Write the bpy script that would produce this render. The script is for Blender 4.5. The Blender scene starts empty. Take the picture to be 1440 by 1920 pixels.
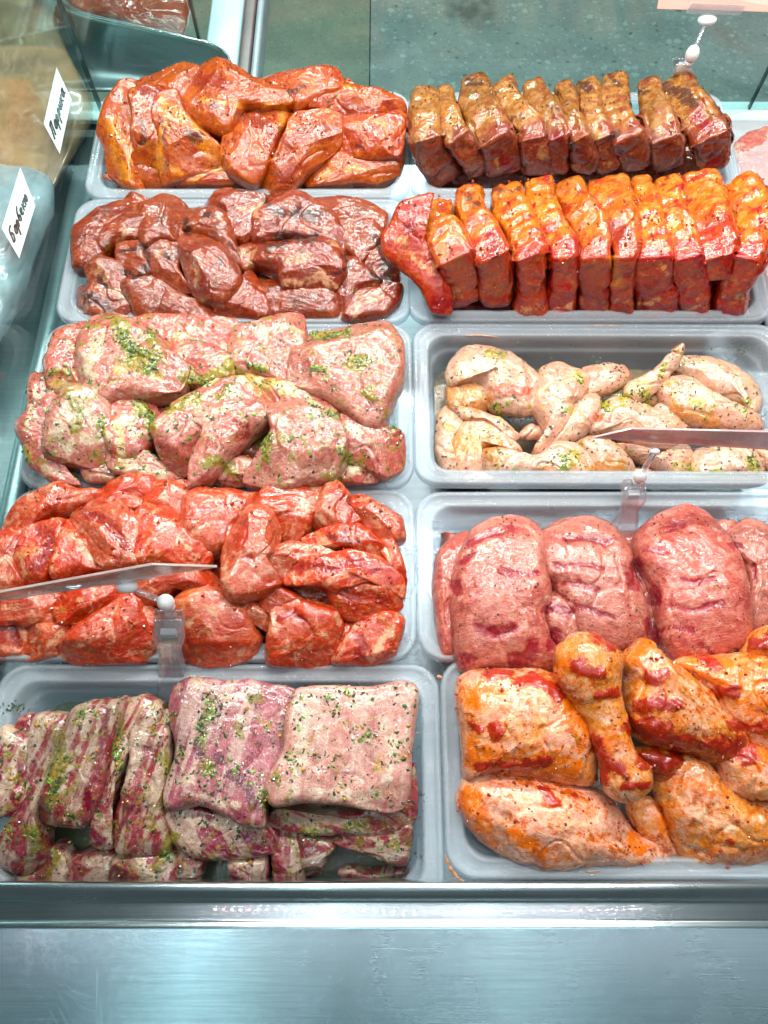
import bpy, math, random
import numpy as np
from mathutils import Vector, Matrix
# ------------------------------------------------------------------ camera, world, lamps
SC = bpy.context.scene
COL = SC.collection
F, CX, CY, H = 1442.0, 720.0, 960.0, 0.67
PITCH = math.radians(66.8)
cam_d = bpy.data.cameras.new('camera'); cam = bpy.data.objects.new('camera', cam_d); COL.objects.link(cam)
cam.location = (0, 0, H); cam.rotation_euler = (math.pi/2 - PITCH, 0, 0)
cam_d.sensor_fit = 'VERTICAL'; cam_d.sensor_height = 24.0; cam_d.sensor_width = 18.0
cam_d.lens = 24.0 * F / 1920.0
cam_d.clip_start = 0.02; cam_d.clip_end = 60
SC.camera = cam
SC.render.engine = 'CYCLES'
SC.cycles.use_denoising = True
SC.cycles.max_bounces = 8; SC.cycles.transparent_max_bounces = 16
SC.cycles.caustics_reflective = False; SC.cycles.caustics_refractive = False
SC.cycles.sample_clamp_indirect = 6.0
SC.view_settings.view_transform = 'Standard'; SC.view_settings.look = 'None'
SC.view_settings.gamma = 1.0; SC.view_settings.exposure = -0.13
SC.view_settings.use_curve_mapping = False
W = bpy.data.worlds.new('World'); SC.world = W; W.use_nodes = True
bgn = W.node_tree.nodes['Background']; bgn.inputs[0].default_value = (0.62, 0.80, 0.84, 1); bgn.inputs[1].default_value = 0.10
def area(name, loc, rot, sx, sy, power, color):
    l = bpy.data.lights.new(name, 'AREA'); l.shape = 'RECTANGLE'; l.size = sx; l.size_y = sy
    l.energy = power; l.color = color
    o = bpy.data.objects.new(name, l); o.location = loc; o.rotation_euler = rot; COL.objects.link(o); return o
# showcase strip lights (cool white) above the front glass and the shop's ceiling tubes, plus added fill lamps
area('case_strip_lamp', (0.05, 0.86, 0.62), (math.radians(-28), 0, 0), 1.5, 0.030, 11.5, (1.0, 0.95, 0.88))
area('case_strip_lamp', (0.05, 0.52, 0.86), (math.radians(-6), 0, 0), 1.5, 0.030, 10.5, (1.0, 0.94, 0.88))
area('tube_and_fill_lamp', (-0.62, -0.38, 2.3), (math.radians(6), 0, 0), 0.14, 1.5, 3.5, (0.72, 0.96, 1.0))
area('tube_and_fill_lamp', (0.42, -0.30, 2.3), (math.radians(6), 0, 0), 0.08, 1.5, 2.2, (0.80, 0.97, 1.0))
area('tube_and_fill_lamp', (1.3, 1.2, 2.3), (0, 0, 0), 0.2, 1.3, 16, (0.86, 0.98, 1.0))
area('tube_and_fill_lamp', (-0.2, 2.9, 2.1), (0, 0, 0), 1.6, 0.2, 95, (0.86, 1.0, 0.97))  # added lamp, no tube known here: brightens the floor beyond the front glass

area('overhead_fill_lamp', (0, .3, 2.6), (0, 0, 0), 4.2, 4.2, 14, (0.66, 0.88, 0.96))  # unseen panel added as soft fill from above and an even reflection in the worktop
# two rows of unseen small point lamps, added to give the meat its wet sparkle
for _r, (_y, _z) in enumerate(((.62, .98), (.16, 1.08))):
    for _i in range(7):
        _l = bpy.data.lights.new('sparkle_lamp', 'POINT'); _l.energy = 1.6; _l.shadow_soft_size = .014; _l.color = (1, .95, .90) if _i % 2 else (.90, .98, 1)
        _o = bpy.data.objects.new('sparkle_lamp', _l); _o.location = (-.66 + _i*.22 + .07*_r, _y, _z); COL.objects.link(_o)
# ------------------------------------------------------------------ helpers
def P(px, py, z=0.0):
    """photo pixel -> world point on the level z (metres)"""
    dx = (px - CX) / F; dy = (py - CY) / F
    fwd = (0, math.cos(PITCH), -math.sin(PITCH)); up = (0, math.sin(PITCH), math.cos(PITCH))
    d = (dx, fwd[1] - dy*up[1], fwd[2] - dy*up[2])
    t = (z - H) / d[2]
    return np.array([d[0]*t, d[1]*t, H + d[2]*t])
def px_of(v):
    """world points (n,3) -> photo pixels (n,2) and depth"""
    fy, fz = math.cos(PITCH), -math.sin(PITCH); uy, uz = math.sin(PITCH), math.cos(PITCH)
    zz = v[:, 2] - H
    dep = v[:, 1]*fy + zz*fz; upc = v[:, 1]*uy + zz*uz
    return np.stack([CX + F*v[:, 0]/dep, CY - F*upc/dep], 1), dep
def srgb(h):
    h = h.lstrip('#'); c = [int(h[i:i+2], 16)/255 for i in (0, 2, 4)]
    return tuple([x/12.92 if x <= .04045 else ((x+.055)/1.055)**2.4 for x in c] + [1.0])
_rng = np.random.RandomState(7)
_perm = np.concatenate([_rng.permutation(256)]*3)
_grad = _rng.normal(size=(256, 3)); _grad /= np.linalg.norm(_grad, axis=1)[:, None]
def pn(p, scale=1.0, off=0.0):
    p = p*scale + off
    i = np.floor(p).astype(int); f = p - i; i &= 255
    u = f*f*f*(f*(f*6-15)+10)
    def g(a, b, c):
        h = _perm[_perm[_perm[(i[:, 0]+a) & 255] + ((i[:, 1]+b) & 255)] + ((i[:, 2]+c) & 255)]
        return (_grad[h]*(f - np.array([a, b, c]))).sum(1)
    l = lambda a, b, t: a + (b-a)*t
    x00 = l(g(0,0,0), g(1,0,0), u[:, 0]); x10 = l(g(0,1,0), g(1,1,0), u[:, 0])
    x01 = l(g(0,0,1), g(1,0,1), u[:, 0]); x11 = l(g(0,1,1), g(1,1,1), u[:, 0])
    return 1.6*l(l(x00, x10, u[:, 1]), l(x01, x11, u[:, 1]), u[:, 2])
def tag(o, label=None, cat=None, group=None, kind=None):
    if label: o['label'] = label
    if cat: o['category'] = cat
    if group: o['group'] = group
    if kind: o['kind'] = kind
    return o
def empty(name, loc, rot=(0, 0, 0)):
    o = bpy.data.objects.new(name, None); o.location = loc; o.rotation_euler = rot; o.empty_display_size = .01
    COL.objects.link(o); return o
def mesh_obj(name, v, f, mat, parent=None, smooth=True, origin=None):
    v = np.asarray(v, float)
    if origin is None: origin = np.zeros(3)
    me = bpy.data.meshes.new(name); me.from_pydata((v - origin).tolist(), [], [tuple(map(int, q)) for q in f]); me.update()
    if smooth: me.polygons.foreach_set('use_smooth', [True]*len(me.polygons))
    if mat: me.materials.append(mat)
    o = bpy.data.objects.new(name, me); COL.objects.link(o)
    if parent: o.parent = parent
    else: o.location = origin
    return o
class MB:
    """collects simple solids in one mesh"""
    def __init__(s): s.v = []; s.f = []
    def add(s, v, f):
        n = len(s.v); s.v += [tuple(map(float, q)) for q in v]; s.f += [tuple(int(i)+n for i in q) for q in f]
    def box(s, c, d, R=None):
        R = R or Matrix.Identity(3); c = Vector(c)
        v = [c + R @ Vector((x*d[0]/2, y*d[1]/2, z*d[2]/2)) for x in (-1, 1) for y in (-1, 1) for z in (-1, 1)]
        s.add(v, [(0,1,3,2), (4,6,7,5), (0,4,5,1), (2,3,7,6), (0,2,6,4), (1,5,7,3)]); return s
    def tube(s, pts, r, n=12, cap=True):
        pts = [np.array(p, float) for p in pts]; rs = r if hasattr(r, '__len__') else [r]*len(pts)
        v = []; prev = None
        for i, p in enumerate(pts):
            t = pts[min(i+1, len(pts)-1)] - pts[max(i-1, 0)]; t /= np.linalg.norm(t) + 1e-12
            a = prev if prev is not None else (np.array([1., 0, 0]) if abs(t[0]) < .8 else np.array([0, 1., 0]))
            a = a - t*a.dot(t); a /= np.linalg.norm(a); prev = a; b = np.cross(t, a)
            v += [p + rs[i]*(a*math.cos(k*2*math.pi/n) + b*math.sin(k*2*math.pi/n)) for k in range(n)]
        f = [(i*n+k, i*n+(k+1) % n, (i+1)*n+(k+1) % n, (i+1)*n+k) for i in range(len(pts)-1) for k in range(n)]
        if cap: f += [tuple(range(n))[::-1], tuple((len(pts)-1)*n + k for k in range(n))]
        s.add(v, f); return s
    def ball(s, c, r, sc=(1, 1, 1), n=16):
        v = []; f = []
        for i in range(n+1):
            a = math.pi*i/n
            for k in range(n): v.append((c[0]+sc[0]*r*math.sin(a)*math.cos(2*math.pi*k/n), c[1]+sc[1]*r*math.sin(a)*math.sin(2*math.pi*k/n), c[2]+sc[2]*r*math.cos(a)))
        for i in range(n):
            for k in range(n): f.append((i*n+k, (i+1)*n+k, (i+1)*n+(k+1) % n, i*n+(k+1) % n))
        s.add(v, f); return s
    def prism(s, poly, z0, z1):
        n = len(poly)
        s.add([(x, y, z0) for x, y in poly] + [(x, y, z1) for x, y in poly],
              [tuple(range(n))[::-1], tuple(range(n, 2*n))] + [(i, (i+1) % n, n+(i+1) % n, n+i) for i in range(n)]); return s
    def build(s, name, mat, parent=None, smooth=False, bevel=0, origin=None):
        o = mesh_obj(name, s.v, s.f, mat, parent, smooth, origin)
        if bevel:
            m = o.modifiers.new('bevel', 'BEVEL'); m.width = bevel; m.segments = 3; m.limit_method = 'ANGLE'; m.angle_limit = .6
            for q in o.data.polygons: q.use_smooth = True
        return o
# ------------------------------------------------------------------ material helpers
class NT:
    def __init__(s, name):
        s.m = bpy.data.materials.new(name); s.m.use_nodes = True; s.t = s.m.node_tree; s.t.nodes.clear()
    def n(s, typ, _ops=None, **kw):
        nd = s.t.nodes.new(typ)
        for k, v in (_ops or {}).items(): setattr(nd, k, v)
        for k, v in kw.items():
            k = k.replace('_', ' ')
            s.set(nd.inputs[k] if k in nd.inputs else nd.inputs[int(k)], v)
        return nd
    def set(s, inp, v):
        if isinstance(v, bpy.types.NodeSocket): s.t.links.new(v, inp)
        elif isinstance(v, bpy.types.Node): s.t.links.new(v.outputs[0], inp)
        else: inp.default_value = v
    def mt(s, op, a, b=None, c=None, clamp=False):
        nd = s.t.nodes.new('ShaderNodeMath'); nd.operation = op; nd.use_clamp = clamp
        for i, q in enumerate((a, b, c)):
            if q is not None: s.set(nd.inputs[i], q)
        return nd.outputs[0]
    def mix(s, f, a, b, mode='MIX'):
        nd = s.t.nodes.new('ShaderNodeMix'); nd.data_type = 'RGBA'; nd.blend_type = mode; nd.clamp_factor = True
        s.set(nd.inputs[0], f); s.set(nd.inputs[6], a); s.set(nd.inputs[7], b); return nd.outputs[2]
    def ss(s, x, lo, hi, a=0.0, b=1.0):
        nd = s.t.nodes.new('ShaderNodeMapRange'); nd.interpolation_type = 'SMOOTHSTEP'
        for i, q in enumerate((x, lo, hi, a, b)): s.set(nd.inputs[i], q)
        return nd.outputs[0]
    def noise(s, vec, scale, detail=3.0, rough=.55, dist=0.0, ty='FBM'):
        nd = s.t.nodes.new('ShaderNodeTexNoise'); nd.noise_type = ty
        s.set(nd.inputs['Vector'], vec); nd.inputs['Scale'].default_value = scale; nd.inputs['Detail'].default_value = detail
        nd.inputs['Roughness'].default_value = rough; nd.inputs['Distortion'].default_value = dist
        return nd.outputs[0]
    def out(s, sh): 
        o = s.t.nodes.new('ShaderNodeOutputMaterial'); s.set(o.inputs[0], sh); return s.m
    def pbsdf(s, **kw):
        b = s.t.nodes.new('ShaderNodeBsdfPrincipled')
        for k, v in kw.items(): s.set(b.inputs[k.replace('_', ' ')], v)
        return b
# ------------------------------------------------------------------ meat materials
def meat_mat(name, a, b, fat, mar, herb='#7d8f2a', dark='#3a1512', yel='#d8892f', red='#8c1512',
             mar_cov=.35, fat_cov=.25, fleck=0.0, herb_cov=0.0, dark_cov=0.0, yel_cov=0.0, red_cov=0.0, fibre=.5, rough=.34, coat=1.0, streak=False, sat=1.12, marmix=.4, stripe=0.0, halo=None, val=.66, cior=1.55,
             bump=1.0, skin=0.0, grain=1.0, fleckcol='#16240f', sss=.13, thick=.55):
    t = NT(name)
    tc = t.n('ShaderNodeTexCoord').outputs['Object']; inf = t.n('ShaderNodeObjectInfo').outputs['Random']
    offs = t.n('ShaderNodeCombineXYZ', X=t.mt('MULTIPLY', inf, 7.0), Y=t.mt('MULTIPLY', inf, 3.1), Z=inf)
    co = t.n('ShaderNodeVectorMath', {'operation': 'ADD'}, **{'0': tc, '1': offs.outputs[0]}).outputs[0]
    wn = t.n('ShaderNodeTexNoise', Vector=co, Scale=55.0, Detail=2.0).outputs[1]
    wsub = t.n('ShaderNodeVectorMath', {'operation': 'MULTIPLY_ADD'}, **{'0': wn, '1': (.012,)*3, '2': co}).outputs[0]
    pa = t.n('ShaderNodeSeparateColor', Color=t.n('ShaderNodeAttribute', {'attribute_name': 'pa'}).outputs[0])
    pb = t.n('ShaderNodeSeparateColor', Color=t.n('ShaderNodeAttribute', {'attribute_name': 'pb'}).outputs[0])
    uv = t.n('ShaderNodeAttribute', {'attribute_name': 'fib'}).outputs['Vector']
    uvw = t.n('ShaderNodeVectorMath', {'operation': 'MULTIPLY_ADD'}, **{'0': wn, '1': (.006, .004, .004), '2': uv}).outputs[0]
    fmap = t.n('ShaderNodeMapping', Vector=uvw, Scale=(70.0, 900.0, 300.0)).outputs[0]
    fib = t.noise(fmap, 1.0, 3.0, .6)
    n1 = t.noise(wsub, 38.0, 4.0, .6); n2 = t.noise(wsub, 110.0, 4.0, .65); n3 = t.noise(co, 420.0, 3.0, .6); n4 = t.noise(wsub, 22.0, 2.0, .5)
    base = t.mix(t.ss(t.mt('ADD', n1, t.mt('MULTIPLY', t.mt('SUBTRACT', inf, .5), .32)), .36, .64), srgb(a), srgb(b))
    base = t.mix(t.mt('MULTIPLY', t.ss(fib, .5, .72), .42*fibre), base, t.mix(.55, srgb(fat), srgb(b)))
    base = t.mix(t.mt('MULTIPLY', t.ss(fib, .48, .3), .4*fibre), base, srgb(red))
    if stripe:
        sn = t.noise(t.n('ShaderNodeMapping', Vector=uvw, Scale=(5.0, 95.0, 30.0)).outputs[0], 1.0, 2.0, .5, .3)
        base = t.mix(t.mt('MULTIPLY', t.ss(sn, .5, .58), stripe), base, srgb(fat))
        base = t.mix(t.mt('MULTIPLY', t.ss(sn, .44, .38), stripe*.6), base, srgb(red))
    # connective tissue and fat seams: thin ridges of a warped noise
    rid = t.mt('ABSOLUTE', t.mt('SUBTRACT', t.noise(wsub, 26.0, 3.0, .5, .4), .5))
    seam = t.mt('MULTIPLY', t.ss(rid, .035, .008), t.ss(n2, .38, .56))
    base = t.mix(t.mt('MULTIPLY', seam, min(1, fat_cov*2.2)), base, srgb(fat))
    pf = t.mt('ADD', t.mt('MULTIPLY', pa.outputs[0], .95), t.mt('MULTIPLY', t.mt('SUBTRACT', n2, .5), 3.0))
    fm = t.ss(pf, .40, .95); blot = t.ss(t.mt('ADD', n4, t.mt('MULTIPLY', t.mt('SUBTRACT', n2, .5), .5)), .74 - fat_cov*.42, .84 - fat_cov*.42)
    fm = t.mt('MAXIMUM', fm, t.mt('MULTIPLY', blot, .85))
    fatc = t.mix(t.ss(n3, .35, .7), srgb(fat), t.mix(.35, srgb(fat), srgb(yel)))
    base = t.mix(fm, base, fatc)
    def layer(base, ch, cov, col, w=1.0, nn=None, amt=1.0, soft=.0):
        nn = nn or n2
        x = t.mt('ADD', t.mt('ADD', t.mt('MULTIPLY', ch, 1.35), t.mt('MULTIPLY', t.mt('SUBTRACT', nn, .5), w*3.4)), t.mt('MULTIPLY', t.mt('SUBTRACT', n1, .5), 1.0))
        m = t.ss(x, .42 - cov - soft, .86 - cov + soft)
        m = t.mt('MULTIPLY', m, amt); return t.mix(m, base, col), m
    nm = t.noise(wsub, 95.0, 6.0, .74)
    if streak: ns = t.noise(t.n('ShaderNodeMapping', Vector=uvw, Scale=(38.0, 120.0, 80.0)).outputs[0], 1.0, 5.0, .68, .6)
    else: ns = nm
    base, my = layer(base, pb.outputs[1], yel_cov, t.mix(t.ss(n2, .43, .60), t.mix(t.ss(n3, .3, .7), srgb(yel), t.mix(.4, srgb(yel), srgb(a))), t.mix(.6, srgb(yel), srgb(fat))), .8, ns, .9, .22)
    base, mr = layer(base, pb.outputs[2], red_cov, srgb(red), .8, ns, .85, .05)
    base, mh0 = layer(base, pa.outputs[1], mar_cov + .30, t.mix(t.ss(n3, .3, .7), srgb(halo or mar), srgb(a)), 1.1, nm, .6 if halo else .4, .12)
    base, mm = layer(base, pa.outputs[1], mar_cov, t.mix(t.ss(n3, .35, .65), srgb(mar), t.mix(marmix, srgb(mar), srgb(a))), 1.15, nm, thick + .25, .06)
    base, md = layer(base, pb.outputs[0], dark_cov, srgb(dark), 1.2, nm, .82)
    base, mh = layer(base, pa.outputs[2], herb_cov, t.mix(t.ss(n3, .4, .6), srgb(herb), t.mix(.5, srgb(herb), srgb(yel))), 1.2, nm, .75)
    # flecks of herbs and pepper
    hgt = t.mt('MULTIPLY', mm, .35)
    if fleck:
        vo = t.n('ShaderNodeTexVoronoi', Vector=t.n('ShaderNodeVectorMath', {'operation': 'MULTIPLY_ADD'}, **{'0': t.n('ShaderNodeTexNoise', Vector=co, Scale=420.0, Detail=3.0).outputs[1], '1': (.0062,)*3, '2': co}).outputs[0], Scale=250.0)
        cs = t.n('ShaderNodeSeparateColor', Color=vo.outputs['Color'])
        sz = t.mt('MULTIPLY', t.mt('POWER', cs.outputs[1], 1.6), .40)
        thr = t.mt('MULTIPLY', t.mt('ADD', fleck, t.mt('MULTIPLY', mh, .5)), t.ss(n1, .3, .62, .35, 1.5))
        on = t.mt('LESS_THAN', cs.outputs[0], thr)
        fk = t.mt('MULTIPLY', t.ss(vo.outputs['Distance'], t.mt('ADD', sz, .08), sz), on)
        fc = t.mix(t.ss(cs.outputs[2], .3, .8), srgb(fleckcol), srgb('#2f4a1c'))
        base = t.mix(fk, base, fc); hgt = t.mt('ADD', hgt, t.mt('MULTIPLY', fk, .5))
    ph = t.n('ShaderNodeTexVoronoi', Vector=co, Scale=330.0); pc = t.n('ShaderNodeSeparateColor', Color=ph.outputs['Color'])
    pk = t.mt('MULTIPLY', t.ss(ph.outputs['Distance'], .26, .2), t.mt('LESS_THAN', pc.outputs[0], .03*grain))
    base = t.mix(pk, base, srgb('#2a100a'))
    fine = t.noise(co, 260.0, 5.0, .7)
    base = t.mix(t.mt('MULTIPLY', t.ss(fine, .56, .36), .42), base, t.mix(.72, base, srgb(red)), 'MIX')
    base = t.mix(t.mt('MULTIPLY', t.ss(t.noise(wsub, 48.0, 4.0, .65), .55, .34), .40), base, t.mix(.6, base, srgb(dark)))
    base = t.mix(t.mt('MULTIPLY', t.ss(fine, .52, .72), .35), base, srgb(fat))
    var = t.mt('ADD', .84*val, t.mt('MULTIPLY', inf, .32*val))
    base = t.n('ShaderNodeHueSaturation', Value=var, Saturation=sat*1.16, Color=base).outputs[0]
    # relief: fibres, wet granular film, skin wrinkles
    h = t.mt('ADD', t.mt('MULTIPLY', fib, .55*fibre), t.mt('MULTIPLY', t.noise(co, 300.0, 4.0, .62, .6), .9 if not skin else .35))
    h = t.mt('ADD', h, t.mt('MULTIPLY', n2, .7)); h = t.mt('ADD', h, t.mt('MULTIPLY', t.noise(co, 700.0, 2.0, .6), .35 if not skin else .12)); h = t.mt('ADD', h, hgt)
    if skin:
        wr = t.noise(t.n('ShaderNodeMapping', Vector=uvw, Scale=(160.0, 420.0, 300.0)).outputs[0], 1.0, 3.0, .6, 1.2, 'RIDGED_MULTIFRACTAL')
        h = t.mt('ADD', h, t.mt('MULTIPLY', wr, .5*skin))
    bp = t.n('ShaderNodeBump', Strength=.8, Distance=.0011*bump, Height=h).outputs[0]
    bc = t.n('ShaderNodeBump', Strength=.9, Distance=.00062*bump, Height=t.mt('ADD', t.mt('ADD', t.mt('MULTIPLY', t.noise(co, 130.0, 1.5, .5, .8), 1.05), t.mt('MULTIPLY', t.noise(co, 420.0, 1.5, .5, .5), .42)), t.mt('ADD', t.mt('MULTIPLY', hgt, .5), t.mt('MULTIPLY', fib, .10*fibre)))).outputs[0]
    ro = t.mt('ADD', rough - .08, t.mt('MULTIPLY', n3, .22))
    b_ = t.pbsdf(Base_Color=base, Roughness=ro, Normal=bp, Coat_Weight=coat, Coat_Roughness=.05, Coat_Normal=bc, Coat_IOR=cior,
                 Subsurface_Weight=sss, Subsurface_Scale=.004, Subsurface_Radius=(1.0, .35, .2), Specular_IOR_Level=.25)
    return t.out(b_)
M = {}
M['orange'] = meat_mat('orange_marinated_pork', '#b85a34', '#a0341a', '#e6b07a', '#7c1e10', yel='#e68f2a', dark='#3a100e', mar_cov=.14, fat_cov=.12, yel_cov=.20, dark_cov=-.04, red_cov=.06, fibre=.8, grain=2.2, sat=1.1, val=.86, halo='#c4441a')
M['brown'] = meat_mat('brown_marinated_pork', '#a65a46', '#84382e', '#dcb094', '#54200f', yel='#ae7040', dark='#20100e', mar_cov=.22, fat_cov=.10, yel_cov=.04, dark_cov=.0, red_cov=-.1, fibre=.7, grain=1.0, sat=1.04, val=.68)
M['herb'] = meat_mat('herb_marinated_pork', '#d69a8a', '#c07068', '#e8d8c0', '#c89468', herb='#6a8a14', yel='#c2a83c', red='#a8404a', val=.70, mar_cov=.0, fat_cov=.12, fleck=.3, herb_cov=.26, yel_cov=.08, red_cov=-.06, fibre=.7, rough=.36, sat=1.02)
M['red'] = meat_mat('red_marinated_pork', '#d67a66', '#c24a3c', '#efc2a4', '#c22c0c', yel='#de7030', dark='#5a0f16', red='#900f18', mar_cov=.14, fat_cov=.24, yel_cov=.04, dark_cov=-.18, red_cov=.08, fibre=.7, grain=.6, bump=1.2, sat=1.0, val=.80, halo='#d8501e')
M['ochre'] = meat_mat('ochre_rubbed_pork', '#9c5444', '#84463a', '#c8a27a', '#6a3a22', yel='#ac8048', dark='#30201c', red='#92303a', mar_cov=.08, fat_cov=.12, yel_cov=.05, dark_cov=.08, red_cov=.02, fibre=.7, grain=3.0, rough=.4, sat=1.02, val=.74)
M['chop'] = meat_mat('paprika_rubbed_pork', '#c25444', '#a8363a', '#ecba96', '#b8381a', yel='#e0904a', dark='#4c1814', red='#8c1422', mar_cov=.14, fat_cov=.14, yel_cov=.0, dark_cov=-.1, red_cov=.04, fibre=.7, grain=1.6, sat=1.08, val=.8, halo='#d0521c')
M['wing'] = meat_mat('herb_marinated_chicken_skin', '#dfc0ac', '#d4a898', '#ecdcc4', '#cf8f58', herb='#98a034', yel='#d4ba74', red='#c0685a', mar_cov=.12, fat_cov=.16, fleck=.2, val=.84, herb_cov=.06, yel_cov=.22, red_cov=-.12, fibre=.15, skin=.8, rough=.36, bump=1.0, sat=1.08)
M['fillet'] = meat_mat('pink_marinated_chicken_fillet', '#dd9484', '#cc7468', '#ecc4b0', '#b44448', yel='#dd8a70', dark='#6c1828', red='#9c3040', mar_cov=.08, fat_cov=.14, yel_cov=-.1, dark_cov=-.28, red_cov=.16, fibre=.9, grain=3.5, bump=1.35, streak=True, val=.78, sat=.98)
M['rib'] = meat_mat('herb_marinated_pork_belly', '#b0686c', '#94485a', '#e4d2be', '#b08c5a', herb='#848c38', yel='#c4aa72', red='#843040', mar_cov=.02, fat_cov=.2, fleck=.3, herb_cov=.32, yel_cov=.18, red_cov=-.06, fibre=.8, sat=1.12, stripe=.75, val=.74)
M['ribtop'] = meat_mat('herb_marinated_rib_slab', '#dcaa9c', '#cc8c84', '#ead8c8', '#c49a66', herb='#848a3c', yel='#c69c58', red='#a8505a', dark='#62303e', mar_cov=-.02, fat_cov=.24, fleck=.2, herb_cov=.04, yel_cov=.08, red_cov=-.03, dark_cov=-.16, fibre=.7, sat=1.02, stripe=.35, val=.82)
M['riba'] = meat_mat('herb_marinated_rib_slab_dark', '#c4868a', '#a05f6c', '#e4cfc0', '#b58a5a', herb='#5e7420', yel='#c69c50', red='#94404e', dark='#56283a', mar_cov=.0, fat_cov=.2, fleck=.3, herb_cov=.10, yel_cov=.10, red_cov=.03, dark_cov=-.06, fibre=.8, sat=1.04, stripe=.6, val=.74)
M['leg'] = meat_mat('chilli_marinated_chicken_skin', '#e4ac84', '#e2b8a8', '#efd2ba', '#a41602', yel='#ee6c10', dark='#5e1410', red='#ba3c0a', streak=True, sat=1.12, marmix=.04, mar_cov=.16, fat_cov=.2, yel_cov=.22, dark_cov=-.3, red_cov=.14, fibre=.2, skin=1.2, grain=1.4, bump=1.1, thick=.75, halo='#de5a0c', val=.92)
M['bagmeat'] = meat_mat('pale_pink_meat', '#dfa79e', '#d08c86', '#ecd0c4', '#d09084', mar_cov=-.2, fat_cov=.3, grain=0.2)
# ------------------------------------------------------------------ other materials
def plastic():
    t = NT('milky_polypropylene')
    n = t.noise(t.n('ShaderNodeTexCoord').outputs['Object'], 90.0, 4.0, .6)
    sm = t.noise(t.n('ShaderNodeTexCoord').outputs['Object'], 14.0, 3.0, .55)
    b = t.pbsdf(Base_Color=(.88, .93, .98, 1), Roughness=t.ss(sm, .3, .7, .16, .34), Specular_IOR_Level=.5, Coat_Weight=.5, Coat_Roughness=.05,
                Normal=t.n('ShaderNodeBump', Strength=.25, Distance=.0008, Height=n).outputs[0])
    tr = t.n('ShaderNodeBsdfTranslucent', Color=(.76, .83, .88, 1)); tp = t.n('ShaderNodeBsdfTransparent', Color=(.86, .92, .95, 1))
    m1 = t.n('ShaderNodeMixShader', **{'0': .35, '1': b.outputs[0], '2': tr.outputs[0]})
    m2 = t.n('ShaderNodeMixShader', **{'0': .74, '1': m1.outputs[0], '2': tp.outputs[0]})
    return t.out(m2)
M['pp'] = plastic()
def glass(name, tint, f0=1.0, rough=0.0):
    t = NT(name)
    lw = t.n('ShaderNodeLayerWeight', Blend=.5); gl = t.n('ShaderNodeBsdfGlossy', Color=(1, 1, 1, 1), Roughness=rough)
    tp = t.n('ShaderNodeBsdfTransparent', Color=tint)
    if name.startswith('clear'): tp = t.n('ShaderNodeMixShader', **{'0': .12, '1': tp.outputs[0], '2': t.n('ShaderNodeBsdfDiffuse', Color=(.9, .92, .95, 1)).outputs[0]})
    f = t.mt('MULTIPLY', t.mt('ADD', .04, t.mt('MULTIPLY', t.mt('POWER', lw.outputs['Facing'], 5.0), .9)), f0, clamp=True)
    return t.out(t.n('ShaderNodeMixShader', **{'0': f, '1': tp.outputs[0], '2': gl.outputs[0]}))
M['glass'] = glass('showcase_glass', (.93, .985, .98, 1), .9)
M['clear'] = glass('clear_acrylic', (.93, .93, .95, 1), 4.0, rough=.03)
def steel(name, col, r0, r1, stretch=(6, 220, 60), bump=.25, scr=1.0, metal=1.0, coat=0.0):
    t = NT(name); tc = t.n('ShaderNodeTexCoord').outputs['Object']
    mp = t.n('ShaderNodeMapping', Vector=tc, Scale=stretch).outputs[0]
    n = t.noise(mp, 1.0, 5.0, .7); big = t.noise(tc, 5.0, 4.0, .6)
    sc = None
    for rz, th, sc_ in ((.9, .006, 9), (-.7, .006, 8), (1.4, .006, 11), (.3, .005, 10), (-1.2, .006, 12)):
        m = t.n('ShaderNodeMapping', Vector=t.n('ShaderNodeMapping', Vector=tc, Rotation=(0, 0, rz)).outputs[0], Scale=(1.6, 60.0, 1.0)).outputs[0]
        v = t.mt('ABSOLUTE', t.mt('SUBTRACT', t.noise(m, float(sc_)*.35, 2.0, .5, .25), .5))
        brk = t.ss(t.noise(tc, 17.0 + sc_*3, 2.0), .5, .6)
        l = t.mt('MULTIPLY', t.ss(v, th, th*.25), brk); sc = l if sc is None else t.mt('MAXIMUM', sc, l)
    c = t.mix(t.ss(n, .35, .7), col, tuple(x*.86 for x in col[:3]) + (1,))
    c = t.mix(t.mt('MULTIPLY', sc, .35*scr), c, (.9, .92, .93, 1))
    ro = t.mt('ADD', t.ss(big, .3, .7, r0, r1), t.mt('MULTIPLY', n, .05))
    h = t.mt('ADD', n, t.mt('MULTIPLY', sc, 1.5*scr))
    b = t.pbsdf(Base_Color=c, Metallic=metal, Roughness=ro, Coat_Weight=coat, Coat_Roughness=.03, Normal=t.n('ShaderNodeBump', Strength=bump, Distance=.0004, Height=h).outputs[0])
    return t.out(b)
M['worktop'] = steel('brushed_worktop_steel', (.30, .44, .475, 1), .17, .26, stretch=(12, 700, 60), bump=.08, scr=.22)
M['rail'] = steel('polished_rail_steel', (.62, .72, .75, 1), .2, .28, stretch=(6, 500, 60), bump=.06, scr=.3, coat=.7)
M['liner'] = steel('showcase_liner_steel', (.34, .50, .52, 1), .3, .42, scr=.3, metal=.85)
M['deck'] = steel('deck_steel', (.42, .46, .48, 1), .22, .34, scr=.3)
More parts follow.
